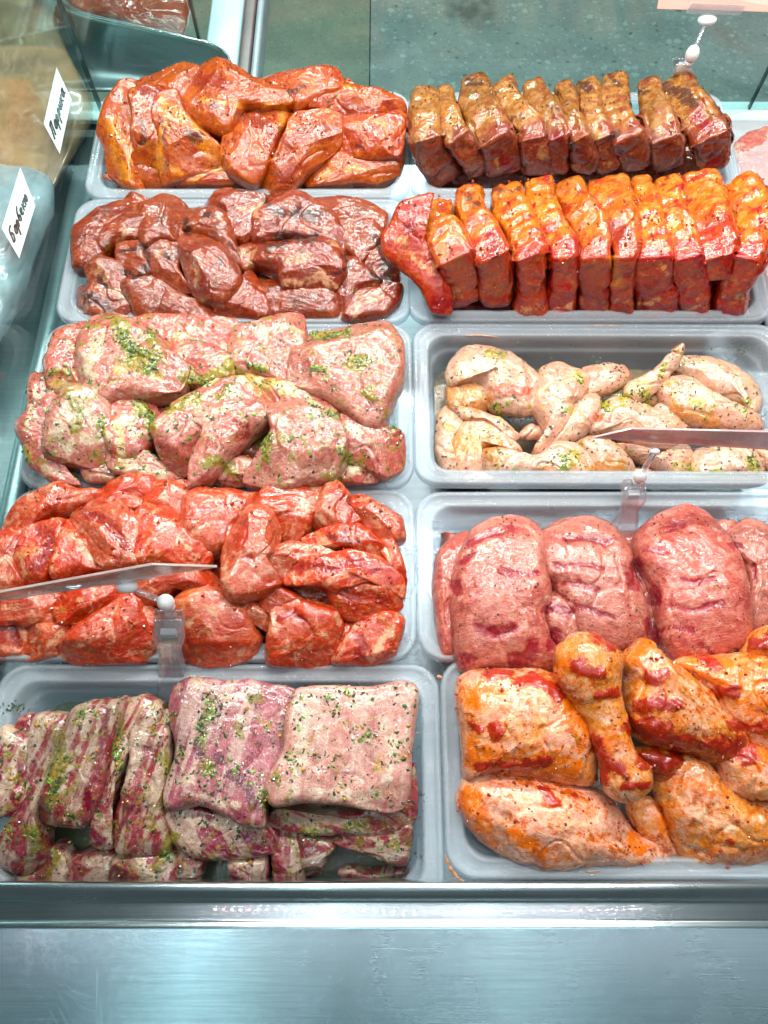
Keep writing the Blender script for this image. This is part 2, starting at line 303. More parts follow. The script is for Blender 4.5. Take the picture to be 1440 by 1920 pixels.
def plain(name, col, rough=.5, var=.12, scale=30.0, metal=0.0, coat=0.0, bump=.0, emis=None, est=0.0, **kw):
    t = NT(name); tc = t.n('ShaderNodeTexCoord').outputs['Object']; n = t.noise(tc, scale, 4.0, .6)
    c = t.mix(t.ss(n, .3, .7), tuple(x*(1-var) for x in col[:3]) + (1,), tuple(min(1, x*(1+var)) for x in col[:3]) + (1,))
    kw2 = dict(Base_Color=c, Roughness=rough, Metallic=metal, Coat_Weight=coat, **kw)
    if bump: kw2['Normal'] = t.n('ShaderNodeBump', Strength=.5, Distance=bump, Height=n).outputs[0]
    if emis: kw2['Emission_Color'] = emis; kw2['Emission_Strength'] = est
    return t.out(t.pbsdf(**kw2))
M['paper'] = plain('label_paper', (.74, .78, .76, 1), .7, .05, 60)
M['ink'] = plain('black_marker_ink', (.012, .012, .016, 1), .5)
M['whiteplastic'] = plain('white_joint_plastic', (.78, .80, .82, 1), .3, .04, 40, coat=.5, Subsurface_Weight=.0)
M['bottle'] = plain('pale_bottle_plastic', (.22, .31, .34, 1), .25, .25, 14, coat=.5)
M['sack'] = plain('brown_marinade_pouch', (.22, .15, .075, 1), .28, .4, 18, coat=.3, bump=.0012)
M['sacktop'] = plain('green_grey_pouch_top', (.22, .26, .20, 1), .25, .25, 9, coat=.6, bump=.003)
M['column'] = plain('cyan_white_column_paint', (.50, .74, .78, 1), .25, .06, 4, coat=.4)
M['brownstrip'] = plain('brown_trim', (.13, .09, .09, 1), .35, .2, 20)
M['greystrip'] = plain('grey_trim', (.30, .36, .40, 1), .3, .1, 20)
M['sill'] = plain('cyan_white_sill', (.50, .80, .80, 1), .2, .05, 6, coat=.6)
M['rubber'] = plain('dark_green_seal', (.01, .05, .045, 1), .3)
M['pink'] = plain('pink_price_card', (.62, .36, .30, 1), .55, .05, 20)
M['led'] = plain('led_lens', (.9, .9, .9, 1), .2, emis=(1, .95, .96, 1), est=260.0)
M['ledpink'] = plain('pink_led_lens', (.9, .5, .6, 1), .2, emis=(1, .25, .4, 1), est=170.0)
def terrazzo(name, base, base2, chips, cs):
    t = NT(name); tc = t.n('ShaderNodeTexCoord').outputs['Object']
    n0 = t.noise(tc, 9.0, 3.0); n1 = t.noise(tc, 60.0, 4.0)
    c = t.mix(t.ss(n0, .3, .7), srgb(base), srgb(base2))
    c = t.mix(t.mt('MULTIPLY', t.ss(n1, .5, .75), .4), c, srgb('#39534f'))
    wv = t.n('ShaderNodeVectorMath', {'operation': 'MULTIPLY_ADD'}, **{'0': t.n('ShaderNodeTexNoise', Vector=tc, Scale=60.0).outputs[1], '1': (.016,)*3, '2': tc}).outputs[0]
    for sc, lim, cols in ((cs, .55, chips), (cs*2.3, .5, chips), (cs*1.4, .12, ('#2c3d3a', '#31524b'))):
        vo = t.n('ShaderNodeTexVoronoi', Vector=wv, Scale=float(sc)); q = t.n('ShaderNodeSeparateColor', Color=vo.outputs['Color'])
        m = t.mt('MULTIPLY', t.ss(vo.outputs['Distance'], t.mt('ADD', .12, t.mt('MULTIPLY', q.outputs[1], .34)), t.mt('ADD', .05, t.mt('MULTIPLY', q.outputs[1], .26))), t.mt('LESS_THAN', q.outputs[0], lim))
        c = t.mix(t.mt('MULTIPLY', m, .55), c, t.mix(q.outputs[2], srgb(cols[0]), srgb(cols[1])))
    st = t.n('ShaderNodeVectorMath', {'operation': 'DISTANCE'}, **{'0': t.n('ShaderNodeVectorMath', {'operation': 'MULTIPLY_ADD'}, **{'0': t.n('ShaderNodeTexNoise', Vector=tc, Scale=22.0, Detail=5.0).outputs[1], '1': (.12,)*3, '2': tc}).outputs[0], '1': STAIN}).outputs['Value']
    c = t.mix(t.mt('MULTIPLY', t.ss(st, .13, .04), .7), c, srgb('#26302b'))
    return t.out(t.pbsdf(Base_Color=c, Roughness=t.ss(n1, .3, .7, .3, .5)))
_s = P(885, 22, -.95) + np.array([.06, .06, 0]); STAIN = tuple(_s)
M['floor'] = terrazzo('terrazzo', '#748884', '#84968f', ('#a6beb6', '#8fb0a6'), 34)
M['floor2'] = terrazzo('terrazzo_yellow', '#6e8072', '#7e8e7a', ('#7f9a84', '#8a9f80'), 60)
def juice(name, col, al):
    t = NT(name); tc = t.n('ShaderNodeTexCoord').outputs['Object']
    b = t.pbsdf(Base_Color=srgb(col), Roughness=.12, Normal=t.n('ShaderNodeBump', Strength=.4, Distance=.002, Height=t.noise(tc, 60.0, 3.0)).outputs[0])
    tp = t.n('ShaderNodeBsdfTransparent', Color=(.95, .9, .85, 1))
    f = t.ss(t.noise(tc, 40.0, 4.0, .6), .3, .65, al*.4, al)
    return t.out(t.n('ShaderNodeMixShader', **{'0': f, '1': tp.outputs[0], '2': b.outputs[0]}))
def film():
    t = NT('clear_bag_film'); tc = t.n('ShaderNodeTexCoord').outputs['Object']
    n = t.noise(tc, 30.0, 4.0, .6, .5, 'RIDGED_MULTIFRACTAL')
    b = t.pbsdf(Base_Color=(.8, .84, .88, 1), Roughness=.12, Coat_Weight=1.0)
    tp = t.n('ShaderNodeBsdfTransparent', Color=(.96, .97, .98, 1))
    return t.out(t.n('ShaderNodeMixShader', **{'0': t.ss(n, .3, 1.2, .28, .8), '1': tp.outputs[0], '2': b.outputs[0]}))
M['film'] = film()
# ------------------------------------------------------------------ meat geometry
SM = {'A': (2, 100, 100), 'B': (2, 720, 100), 'C': (2, 20, 580), 'D': (2, 720, 620), 'E1': (3, 0, 880), 'E2': (3, 360, 880),
      'F': (2, 720, 940), 'G1': (3, 0, 1220), 'G2': (3, 360, 1220), 'H': (2.182, 780, 1160), 'N': (1, 0, 0)}
def pts(s, m):
    k, ox, oy = SM[m]
    a = np.array([[float(q) for q in w.split(',')] for w in s.split()])
    a[:, 0] = a[:, 0]/k + ox; a[:, 1] = a[:, 1]/k + oy; return a
def crom(p, n, closed=True, tau=.5):
    """Catmull-Rom through p, n samples by arc length"""
    p = np.asarray(p, float); m = len(p); out = []
    q = np.vstack([p[-1:], p, p[:2]]) if closed else np.vstack([2*p[:1]-p[1:2], p, 2*p[-1:]-p[-2:-1]])
    for i in range(m if closed else m-1):
        a, b, c, d = q[i], q[i+1], q[i+2], q[i+3]
        for t in np.linspace(0, 1, 16, endpoint=False):
            m0, m1 = tau*(c-a), tau*(d-b); out.append((2*t**3-3*t*t+1)*b + (t**3-2*t*t+t)*m0 + (3*t*t-2*t**3)*c + (t**3-t*t)*m1)
    out.append(out[0] if closed else p[-1]); out = np.array(out)
    s = np.r_[0, np.cumsum(np.linalg.norm(np.diff(out[:, :3] if out.shape[1] > 2 else out, axis=0), axis=1))]
    t = np.linspace(0, s[-1], n, endpoint=not closed)
    return np.stack([np.interp(t, s, out[:, k]) for k in range(out.shape[1])], 1)
PAINT = {}          # tray -> list of (kind, half width in px, pixel polyline)
def paint_of(tray, v):
    pa = np.zeros((len(v), 4)); pb = np.zeros((len(v), 4)); pa[:, 3] = pb[:, 3] = 1
    if tray not in PAINT: return pa, pb
    uvp, _ = px_of(v)
    uvp = uvp + 7*np.stack([pn(v, 40, 3.3), pn(v, 40, 9.1)], 1) + 4*np.stack([pn(v, 130, 2.3), pn(v, 130, 6.1)], 1)
    for kind, w, pl in PAINT[tray]:
        d = np.full(len(v), 1e9)
        if len(pl) == 1: d = np.linalg.norm(uvp - pl[0], axis=1)
        for a, b in zip(pl[:-1], pl[1:]):
            ab = b - a; t = np.clip(((uvp-a)@ab)/(ab@ab), 0, 1); d = np.minimum(d, np.linalg.norm(uvp - a - t[:, None]*ab, axis=1))
        k = np.clip(1.05 - d/w*.72, 0, 1)
        A, c = {'F': (pa, 0), 'M': (pa, 1), 'H': (pa, 2), 'D': (pb, 0), 'Y': (pb, 1), 'R': (pb, 2)}[kind]
        A[:, c] = np.maximum(A[:, c], k)
        if kind in 'F':
            for B, cc in ((pa, 1), (pb, 0), (pb, 2)): B[:, cc] -= k*.5
    return pa, pb
def vnormals(v, f):
    f = np.asarray(f); n = np.zeros_like(v)
    fn = np.cross(v[f[:, 2]]-v[f[:, 0]], v[f[:, 3]]-v[f[:, 1]])
    for k in range(4): np.add.at(n, f[:, k], fn)
    l = np.linalg.norm(n, axis=1); n /= np.maximum(l, 1e-12)[:, None]; return n
CNT = [0]
DISP = {'chunk': (2.4, .8, .16), 'slab': (1.4, .7, .2), 'skin': (2.2, 1.3, .25), 'fillet': (1.8, .9, .3), 'wing': (1.8, 1.0, .25), 'chop': (3.2, 1.8, .4)}
def finish(name, tray, v, f, mat, disp, fibdir, extra=None, label=None, cat=None, group=None, kind=None):
    CNT[0] += 1; off = CNT[0]*3.7
    n = vnormals(v, f); a1, a2, a3 = [x*.001 for x in DISP[disp]]
    c = v.mean(0)
    d = a1*pn(v, 32, off) + a3*pn(v, 330, off)
    r = 1 - np.abs(pn(v + .004*np.stack([pn(v, 60, 1), pn(v, 60, 5), pn(v, 60, 8)], 1), 62, off)); r2 = np.abs(pn(v, 30, off + 5))
    d += a2*(r - .75)*1.6 - a2*1.3*np.exp(-(r2/.045)**2)
    if disp in ('chunk', 'fillet', 'slab', 'chop'):
        q = (v - c); al = q @ fibdir; d += .00035*pn(np.stack([q@np.cross(fibdir, [0, 0, 1.])*520, al*60, q[:, 2]*300], 1), 1, off)
    pa, pb = paint_of(tray, v)
    if mat in ('fillet', 'herb', 'red', 'rib'): d -= .0016*np.clip(pb[:, 2], 0, 1)
    if mat == 'leg': d += .0016*np.clip(pa[:, 1]*1.4-.3, 0, 1)*(.7+pn(v, 150, off))
    if mat in ('herb', 'wing', 'rib'): d += .0010*np.clip(pa[:, 2], 0, 1)*(.8+pn(v, 200, off))
    v = v + n*d[:, None]
    o = mesh_obj(name, v, f, M[mat], None, True, c)
    q = v - c; side = np.cross(fibdir, [0, 0, 1.]); side /= np.linalg.norm(side)+1e-9
    fb = np.stack([q@fibdir, q@side, q[:, 2]], 1)
    at = o.data.attributes.new('fib', 'FLOAT_VECTOR', 'POINT'); at.data.foreach_set('vector', fb.ravel())
    for nm, arr in (('pa', pa), ('pb', pb)):
        at = o.data.attributes.new(nm, 'FLOAT_COLOR', 'POINT'); at.data.foreach_set('color', np.clip(arr, 0, 1.2).ravel())
    tag(o, label, cat, group, kind)
    fa_ = np.asarray(f); ta = np.linalg.norm(np.cross(v[fa_[:, 2]]-v[fa_[:, 0]], v[fa_[:, 3]]-v[fa_[:, 1]]), axis=1); va = np.zeros(len(v))
    for k in range(4): np.add.at(va, fa_[:, k], ta)
    REG.setdefault(tray, []).append((v, vnormals(v, f), pa, va, fa_))
    return o
REG = {}
HEAP = {}           # tray -> list of (py, z mm)
def heapz(tray, py):
    h = HEAP[tray]; return np.interp(py, [a for a, _ in h], [b for _, b in h])*.001
def slab(name, tray, m, s, mat, dz=0, th=22, n=None, tilt=1.0, disp='chunk', grow=None, tau=None, rt=None, sx=0, sy=0, fa=None, bot=.8, NS=104, label=None, cat='meat', group=None, kind=None, dome=0, pz=None, cuts=True):
    """a piece whose rim follows the outline s; th = height of the bulge above its mid plane, in mm"""
    rg = random.Random(CNT[0]*31+5)
    if tau is None: tau = .26 if disp == 'chunk' else .42
    if n is None: n = rg.uniform(2.8, 4.4) if disp == 'chunk' else 2.6
    if rt is None: rt = 1.0 if disp == 'chunk' else .3
    if grow is None: grow = 1.14 if disp == 'chunk' else 1.06
    if disp == 'chunk': th *= .86
    sx += rg.uniform(-9, 9)*rt; sy += rg.uniform(-9, 9)*rt
    px = crom(pts(s, m), NS, True, tau); c0 = px.mean(0); px = c0 + (px-c0)*grow
    zc = heapz(tray, c0[1]) + dz*.001 if pz is None else pz*.001
    zz = (zc + (heapz(tray, px[:, 1]) - heapz(tray, c0[1]))*tilt) if pz is None else np.full(NS, zc)
    zz = zz + sy*.00001*(px[:, 1]-c0[1]) + sx*.00001*(px[:, 0]-c0[0])
    rim = np.array([P(a, b, z) for (a, b), z in zip(px, zz)])
    c = rim.mean(0)
    u, sv, vt = np.linalg.svd(rim - c); nr = vt[2]; nr = nr*np.sign(nr[2] if abs(nr[2]) > 1e-6 else 1)
    rad = np.linalg.norm(rim - c, axis=1).mean(); th = th*.001
    def prof(hh, K):
        t = np.linspace(0, math.pi/2, 400); ss = np.sin(t)**(2/n); h = hh*np.cos(t)**(2/n)
        L = np.r_[0, np.cumsum(np.hypot(np.diff(ss)*rad, np.diff(h)))]; q = np.linspace(0, L[-1], K+1)[1:]
        return np.interp(q, L, ss), np.interp(q, L, h)
    K = int(np.clip(rad/.0011, 16, 44)); KB = 12
    s1, h1 = prof(th, K); s2, h2 = prof(th*bot, KB)
    V = [c + nr*th]; 
    for a, h in zip(s1, h1): V += list(c + (rim-c)*a + nr*h)
    for a, h in list(zip(s2, h2))[::-1][1:]: V += list(c + (rim-c)*a - nr*h)
    V.append(c - nr*th*bot)
    V = np.array(V)
    if dome: V += nr*(dome*.001*np.clip(1 - np.linalg.norm(V - c, axis=1)/rad/1.1, 0, 1)[:, None]**1.0)
    R = K + KB - 1; fs = []
    for k in range(NS):
        k2 = (k+1) % NS; fs.append((0, 0, 1+k, 1+k2)); fs.append((len(V)-1, len(V)-1, 1+(R-1)*NS+k2, 1+(R-1)*NS+k))
    g = []
    for i in range(R-1):
        b = 1+i*NS; k = np.arange(NS); k2 = (k+1) % NS
        g.append(np.stack([b+k, b+NS+k, b+NS+k2, b+k2], 1))
    quads = np.vstack(g); tris = [(a[1], a[2], a[3]) for a in fs]
    allq = np.vstack([quads, np.array(fs)])
    if fa is None: fa = random.Random(CNT[0]*17+3).uniform(0, math.pi)
    fd = np.array([math.cos(fa), math.sin(fa), 0.]); fd -= nr*fd.dot(nr); fd /= np.linalg.norm(fd)
    if dome is not None and cuts is not False and disp in ('chunk', 'slab'):
        ta = nr; e1 = np.cross(nr, [1., .2, 0]); e1 /= np.linalg.norm(e1); e2 = np.cross(nr, e1)
        for _ in range(3 if disp == 'chunk' else 1):
            az = rg.uniform(0, 6.28); el = rg.uniform(.2, .8)
            mdir = nr*math.cos(el) + (e1*math.cos(az) + e2*math.sin(az))*math.sin(el)
            pr_ = (V - c) @ mdir; o_ = pr_.max()*rg.uniform(.74, .88); ex = np.clip(pr_ - o_, 0, None)
            ex = np.where(pr_ > o_, ex, 0); V = V - mdir*(ex*.92)[:, None]
    tv = vnormals(V, allq)
    if ((V - c)*tv).sum() < 0:
        allq = allq[:, ::-1]; quads = quads[:, ::-1]; tris = [t_[::-1] for t_ in tris]
    # finish() wants quads for normals; faces for the mesh use true triangles at the poles
    return finish2(name, tray, V, allq, quads, tris, mat, disp, fd, label, cat, group, kind)
def finish2(name, tray, V, allq, quads, tris, mat, disp, fd, label, cat, group, kind, mask=None):
    o = finish(name, tray, V, allq, mat, disp, fd, None, label, cat, group, kind)
    me = o.data; vs = [v.co.copy() for v in me.vertices]
    old = {a.name: None for a in me.attributes}
    arr = {}
    for nm, ty, key, w in (('fib', 'FLOAT_VECTOR', 'vector', 3), ('pa', 'FLOAT_COLOR', 'color', 4), ('pb', 'FLOAT_COLOR', 'color', 4)):
        x = np.zeros(len(vs)*w); me.attributes[nm].data.foreach_get(key, x); arr[nm] = (ty, key, x)
    if mask is not None:
        for nm, ch, m in mask:
            x = arr[nm][2].reshape(-1, 4); x[:, ch] = np.maximum(x[:, ch], m)
    me2 = bpy.data.meshes.new(name); me2.from_pydata(vs, [], [tuple(map(int, q)) for q in quads] + [tuple(map(int, q)) for q in tris]); me2.update()
    me2.polygons.foreach_set('use_smooth', [True]*len(me2.polygons)); me2.materials.append(me.materials[0])
    for nm, (ty, key, x) in arr.items():
        at = me2.attributes.new(nm, ty, 'POINT'); at.data.foreach_set(key, x.ravel())
    o.data = me2; bpy.data.meshes.remove(me); return o
def loft(name, tray, m, sec, mat, zf, h=40, n=4.0, disp='slab', cap=.006, top_y=None, NS=64, label=None, cat='meat', group=None, kind=None, yr=(0, .55), below=True, flat=0.0, score=0, ytop=.8):
    """piece swept along sec = [(x, y, width px), ...] in crop pixels; zf(y) gives mm; h = depth below the visible face"""
    k, ox, oy = SM[m]
    s = crom(np.array([(x/k+ox, y/k+oy, w/k) for x, y, w in sec], float)[:, [0, 1, 2]], 60, closed=False)
    if disp == 'chop':
        rg = random.Random(CNT[0]*13+1); kx_ = np.linspace(0, 1, 7)
        s[:, 2] *= 1.1*np.interp(np.linspace(0, 1, len(s)), kx_, [rg.uniform(.84, 1.12) for _ in kx_])
        s[:, 0] += np.interp(np.linspace(0, 1, len(s)), kx_, [rg.uniform(-3.5, 3.5) for _ in kx_])
    dzc = random.Random(CNT[0]*7+2).uniform(-3, 3) if disp == 'chop' else 0
    if disp == 'chop': n = random.Random(CNT[0]*5+4).uniform(3.0, 4.6)
    C = []; Wd = []
    for x, y, w in s:
        p = P(x, y, (zf((y-oy)*k) + dzc)*.001); C.append(p); Wd.append(w*px_of(p[None])[1][0]/F)
    C = np.array(C); Wd = np.array(Wd)
    T = np.gradient(C, axis=0); T /= np.linalg.norm(T, axis=1)[:, None]
    for _ in range(3): T[1:-1] = (T[:-2]+T[1:-1]+T[2:])/3; T /= np.linalg.norm(T, axis=1)[:, None]
    view = C - np.array([0, 0, H]); view /= np.linalg.norm(view, axis=1)[:, None]
    S = np.cross(T, view); S /= np.linalg.norm(S, axis=1)[:, None]; S *= np.sign(S[:, :1]+1e-9)
    U = np.cross(S, T); U *= np.sign(-(U*view).sum(1))[:, None]
    L = np.r_[0, np.cumsum(np.linalg.norm(np.diff(C, axis=0), axis=1))]
    def capf(d): return np.sqrt(np.clip(1-(1-np.clip(d/cap, 0, 1))**2, 0.0, 1))
    kf = np.clip(capf(L)*.9+.1*(L > 0), 0.03, 1)*np.clip(capf(L[-1]-L)*.9+.1*(L < L[-1]), .03, 1)
    a = np.linspace(0, 2*math.pi, NS, endpoint=False)
    ca, sa = np.cos(a), np.sin(a); ex = 2/n
    X = np.sign(ca)*np.abs(ca)**ex; Y = np.sign(sa)*np.abs(sa)**ex
    hh = np.full(len(C), h*.001) if not hasattr(h, '__len__') else np.interp(np.linspace(0, 1, len(C)), np.linspace(0, 1, len(h)), h)*.001
    V = []; tmask = []
    for i in range(len(C)):
        cen = C[i] - (U[i]*hh[i]/2 if below else 0)
        kk = kf[i]; 
        V.append(cen + (S[i]*(X*Wd[i]/2*(.35+.65*kk) if below else X*Wd[i]/2*kk)[:, None]) + U[i]*(Y*hh[i]/2*kk)[:, None])
        ti = i/(len(C)-1); tm = ytop*np.clip((Y-.3)*3, 0, 1)*np.clip((yr[1]-ti)*5+.5, 0, 1); tmask.append(tm)
    if score:
        for i in range(len(C)):
            ti = i/(len(C)-1)
            ph = (ti*score + .12*math.sin(ti*23)) % 1.0
            g = math.exp(-((ph-.5)/.13)**2)*(1 if ti < yr[1] else 0)
            V[i] = V[i] - U[i]*(.0022*g*(Y > .5))[:, None]
    nS = len(V); V = np.vstack(V); tmask = np.concatenate(tmask)
    V = np.vstack([V, V[:NS].mean(0), V[-NS:].mean(0)]); tmask = np.r_[tmask, 0, 0]
    kx = np.arange(NS); k2 = (kx+1) % NS
    quads = np.vstack([np.stack([i*NS+kx, i*NS+k2, (i+1)*NS+k2, (i+1)*NS+kx], 1) for i in range(nS-1)])
    e0, e1 = len(V)-2, len(V)-1
    tr = [(e0, int(q2), int(q)) for q, q2 in zip(kx, k2)] + [(e1, int((nS-1)*NS+q), int((nS-1)*NS+q2)) for q, q2 in zip(kx, k2)]
    if disp == 'chop': tmask = np.clip(tmask*(1.0 + 1.1*pn(V, 70, CNT[0]) + .7*pn(V, 170, CNT[0])), 0, 1)
    allq = np.vstack([quads, np.array([(t[0], t[0], t[1], t[2]) for t in tr])])
    # outward orientation
    nn = vnormals(V, allq); 
    if ((V - V.mean(0))*nn).sum() < 0:
        quads = quads[:, ::-1]; tr = [t[::-1] for t in tr]; allq = allq[:, ::-1]
    fd = (C[-1]-C[0]); fd /= np.linalg.norm(fd)
    return finish2(name, tray, V, allq, quads, tr, mat, disp, fd, label, cat, group, kind, mask=[('pb', 1, tmask)] if yr[1] > 0 else None)
# ------------------------------------------------------------------ trays
def rrect(x0, x1, y0, y1, r, n=10):
    o = []
    for cx, cy, a0 in ((x1-r, y1-r, 0), (x0+r, y1-r, 90), (x0+r, y0+r, 180), (x1-r, y0+r, 270)):
        for k in range(n+1):
            a = math.radians(a0 + 90*k/n); o.append((cx + r*math.cos(a), cy + r*math.sin(a)))
    return o
TR = {}
def tray(key, x0, x1, y0, y1, z=0.0, depth=.062, label='', rz=0.0):
    TR[key] = (x0, x1, y0, y1, z, depth)
    # (inset, dz, corner radius): outer lip foot, lip top, flange ridge, bead, throat, shoulder, wall, floor
    pr = [(.0015, -.010, .024), (.0, -.009, .0245), (.0, -.002, .0245), (.001, -.0004, .024), (.0025, 0, .023), (.0038, -.0006, .0225), (.0048, -.0022, .022), (.011, -.0026, .021),
          (.0125, -.0016, .021), (.0138, -.0016, .021), (.0148, -.0028, .021), (.0158, -.008, .022), (.0165, -.020, .024), (.019, -.0215, .024), (.0195, -.024, .024),
          (.022, -depth+.012, .026), (.024, -depth+.004, .024), (.030, -depth, .02), (.06, -depth, .012)]
    cx, cy = (x0+x1)/2, (y0+y1)/2; V = []; N = 44
    for ins, dz, r in pr:
        V += [(x-cx, y-cy, dz) for x, y in rrect(x0+ins, x1-ins, y0+ins, y1-ins, r)]
    # outer skin gives the walls real thickness
    pr2 = pr[:4:-1]
    k0 = len(pr)
    Fc = [(i*N+k, i*N+(k+1) % N, (i+1)*N+(k+1) % N, (i+1)*N+k) for i in range(len(pr)-1) for k in range(N)]
    Fc.append(tuple((k0-1)*N + k for k in range(N)))
    o = mesh_obj('food_tray', V, Fc, M['pp']); o.location = (cx, cy, z); o.rotation_euler = (0, 0, rz)
    m = o.modifiers.new('thickness', 'SOLIDIFY'); m.thickness = .0014; m.offset = 1
    s = o.modifiers.new('smooth', 'SUBSURF'); s.levels = 1; s.render_levels = 1
    tag(o, label, 'food tray', 'milky plastic food trays'); return o
def bed(tray_, mat, dz=-16, inset=.026, label='', name='meat_layer', amp=1.0):
    x0, x1, y0, y1, z, d = TR[tray_]
    nx, ny = 120, 70
    gx = np.linspace(x0+inset, x1-inset, nx); gy = np.linspace(y0+inset, y1-inset, ny)
    X, Y = np.meshgrid(gx, gy); v = np.stack([X.ravel(), Y.ravel(), np.zeros(X.size)], 1)
    for _ in range(3):
        uvp, _d = px_of(v); v[:, 2] = heapz(tray_, uvp[:, 1]) + (dz + 9)*.001
    ed = np.minimum(np.minimum(v[:, 0]-gx[0], gx[-1]-v[:, 0]), np.minimum(v[:, 1]-gy[0], gy[-1]-v[:, 1]))
    v[:, 2] = np.minimum(v[:, 2] - .02*np.clip(1-ed/.012, 0, 1)**2, v[:, 2])
    v[:, 2] += .006*pn(v*np.array([1, 1, 0]), 30, CNT[0]) + .004*np.abs(pn(v*np.array([1, 1, 0]), 55, 7.0+CNT[0]))
    f = [(j*nx+i, j*nx+i+1, (j+1)*nx+i+1, (j+1)*nx+i) for j in range(ny-1) for i in range(nx-1)]
    # close it down to the tray floor
    n0 = len(v); ring = [i for i in range(nx)] + [j*nx+nx-1 for j in range(1, ny)] + [(ny-1)*nx+i for i in range(nx-2, -1, -1)] + [j*nx for j in range(ny-2, 0, -1)]
    low = v[ring].copy(); low[:, 2] = z - d + .004
    low[:, :2] = np.clip(low[:, :2], [x0+.034, y0+.034], [x1-.034, y1-.034])
    f += [(ring[(k+1) % len(ring)], ring[k], n0+k, n0+(k+1) % len(ring)) for k in range(len(ring))]
    v = np.vstack([v, low])
    return finish(name, tray_, v, f, mat, 'chunk', np.array([1., .2, 0]), None, label, 'meat', None, 'stuff')
# ------------------------------------------------------------------ setting
def sheet(name, x0, x1, y0, y1, z, mat, th=.004):
    return tag(MB().box(((x0+x1)/2, (y0+y1)/2, z-th/2), (x1-x0, y1-y0, th)).build(name, mat), kind='structure')
xs = P(695, 70, -.95)[0]
sheet('floor', xs, 3.2, .9, 4.2, -.95, M['floor']); sheet('floor_tiles', -3.2, xs-.004, .9, 4.2, -.951, M['floor2'])
sheet('floor_near', -3.2, 3.2, -2.5, .896, -.953, M['floor'])
tag(MB().box((0, 1.2, -.957), (6.5, 7, .004)).build('floor_joint', M['rubber']), kind='structure')
# steel deck the trays stand on, worktop in front with its raised edge
cs = empty('refrigerated_display_case', (0, 0, 0))
tag(cs, 'steel refrigerated display case holding the ten trays of meat', 'display case')
MB().box((.05, .40, -.083), (1.36, .93, .012)).build('deck', M['deck'], cs)
MB().box((.05, .40, -.50), (1.2, .80, .80)).build('cabinet', M['liner'], cs)
def strip(name, prof, x0, x1, mat, parent, thick=.0015, nseg=1):
    prof = crom(np.array(prof), 60, closed=False) if len(prof) > 4 else np.array(prof)
    v = [(x, y, z) for y, z in prof for x in (x0, x1)]
    f = [(2*i, 2*i+1, 2*i+3, 2*i+2) for i in range(len(prof)-1)]
    o = mesh_obj(name, v, f, mat, parent, len(prof) > 4); m = o.modifiers.new('thickness', 'SOLIDIFY'); m.thickness = thick; m.offset = -1; return o
yA = P(720, 1657, .006)[1]; yB = P(720, 1690, .0)[1]; yC = P(720, 1729, .0)[1]; yD = P(720, 1737, .0)[1]
strip('raised_edge', [(yA+.0015, -.085), (yA+.0005, -.01), (yA, .0035), (yA-.001, .0058), (yA-.0025, .006), (yA-.009, .0035), (yB+.001, .0006), (yB-.001, .0), (yB-.004, .0), (yC+.006, 0), (yC+.003, 0), (yC, .0002), (yC-.0008, .0016), (yD, .0022), (yD-.002, .002)], -1.0, 1.1, M['rail'], cs)
strip('worktop', [(yD-.0012, .0016), (-.10, .0016), (-.55, .0015)], -1.0, 1.1, M['worktop'], cs, .003)
MB().box((.05, -.30, -.48), (2.0, .40, .90)).build('counter_front', M['liner'], cs)
# sill and glazing
ySill = .862
MB().box((.05, .872, -.05), (1.36, .034, .018)).build('front_sill', M['sill'], cs, bevel=.003)
MB().box((.05, .851, -.045), (1.36, .006, .006)).build('sill_seal', M['rubber'], cs)
xg = -.3655
MB().box((xg, .402, .13), (.005, .93, .42)).build('side_glass', M['glass'], cs)
MB().box((xg, .8695, .13), (.0055, .003, .42)).build('glass_edge', M['rubber'], cs)
xr = P(1415, 225, -.035)[0]
MB().box(((xg+xr)/2 + .003, .874, .16), (xr-xg-.008, .005, .40)).build('front_glass', M['glass'], cs)
MB().box(((xr+.78)/2, .874, .16), (.78-xr-.004, .005, .40)).build('front_glass', M['glass'], cs)
MB().box((xr, .874, .16), (.0022, .0055, .40)).build('glass_seal', M['rubber'], cs)
# steel liner left of the side glass: sloping wall rising away from the trays
strip_v = [(-.375, -.070), (-.45, -.072), (-.58, -.070), (-.66, -.05), (-.72, .0), (-.76, .08), (-.80, .16)]
pr = crom(np.array(strip_v), 40, False)
v = [(x, y, z) for x, z in pr for y in (-.06, .862)]; f = [(2*i, 2*i+1, 2*i+3, 2*i+2) for i in range(len(pr)-1)]
o = mesh_obj('liner_wall', v, f, M['liner'], cs); o.modifiers.new('thickness', 'SOLIDIFY').thickness = .002
# a rounded bumper rail along the glass foot
MB().tube([(-.385, -.06, -.062), (-.385, .86, -.062)], .012, 16).build('foot_rail', M['liner'], cs, smooth=True)
# neighbouring case seen past the corner
nb = empty('neighbouring_display_case', tuple(P(300, 100, -.05)))
tag(nb, 'curved steel end of the next display case at the upper left', 'display case')
def rel(o, par):
    o.parent = par; o.location = Vector(o.location) - Vector(par.location); return o
top = crom(pts('60,-25 150,22 260,50 345,70 400,84 428,108 440,150', 'N'), 60, False); botm = crom(pts('60,170 150,172 215,172 290,172 350,172 400,172 442,171', 'N'), 60, False)
v = []
for k in range(20):
    t = k/19
    for a, b in zip(top, botm):
        q = a*(1-t) + b*t; z = .0 - .10*math.sin(t*math.pi*.5)
        v.append(P(q[0], q[1], z))
f = [(j*60+i, j*60+i+1, (j+1)*60+i+1, (j+1)*60+i) for j in range(19) for i in range(59)]
o = mesh_obj('curved_panel', v, f, M['liner'], nb); o.location = -Vector(nb.location); o.modifiers.new('thickness', 'SOLIDIFY').thickness = .003
e = crom(top, 60, False)
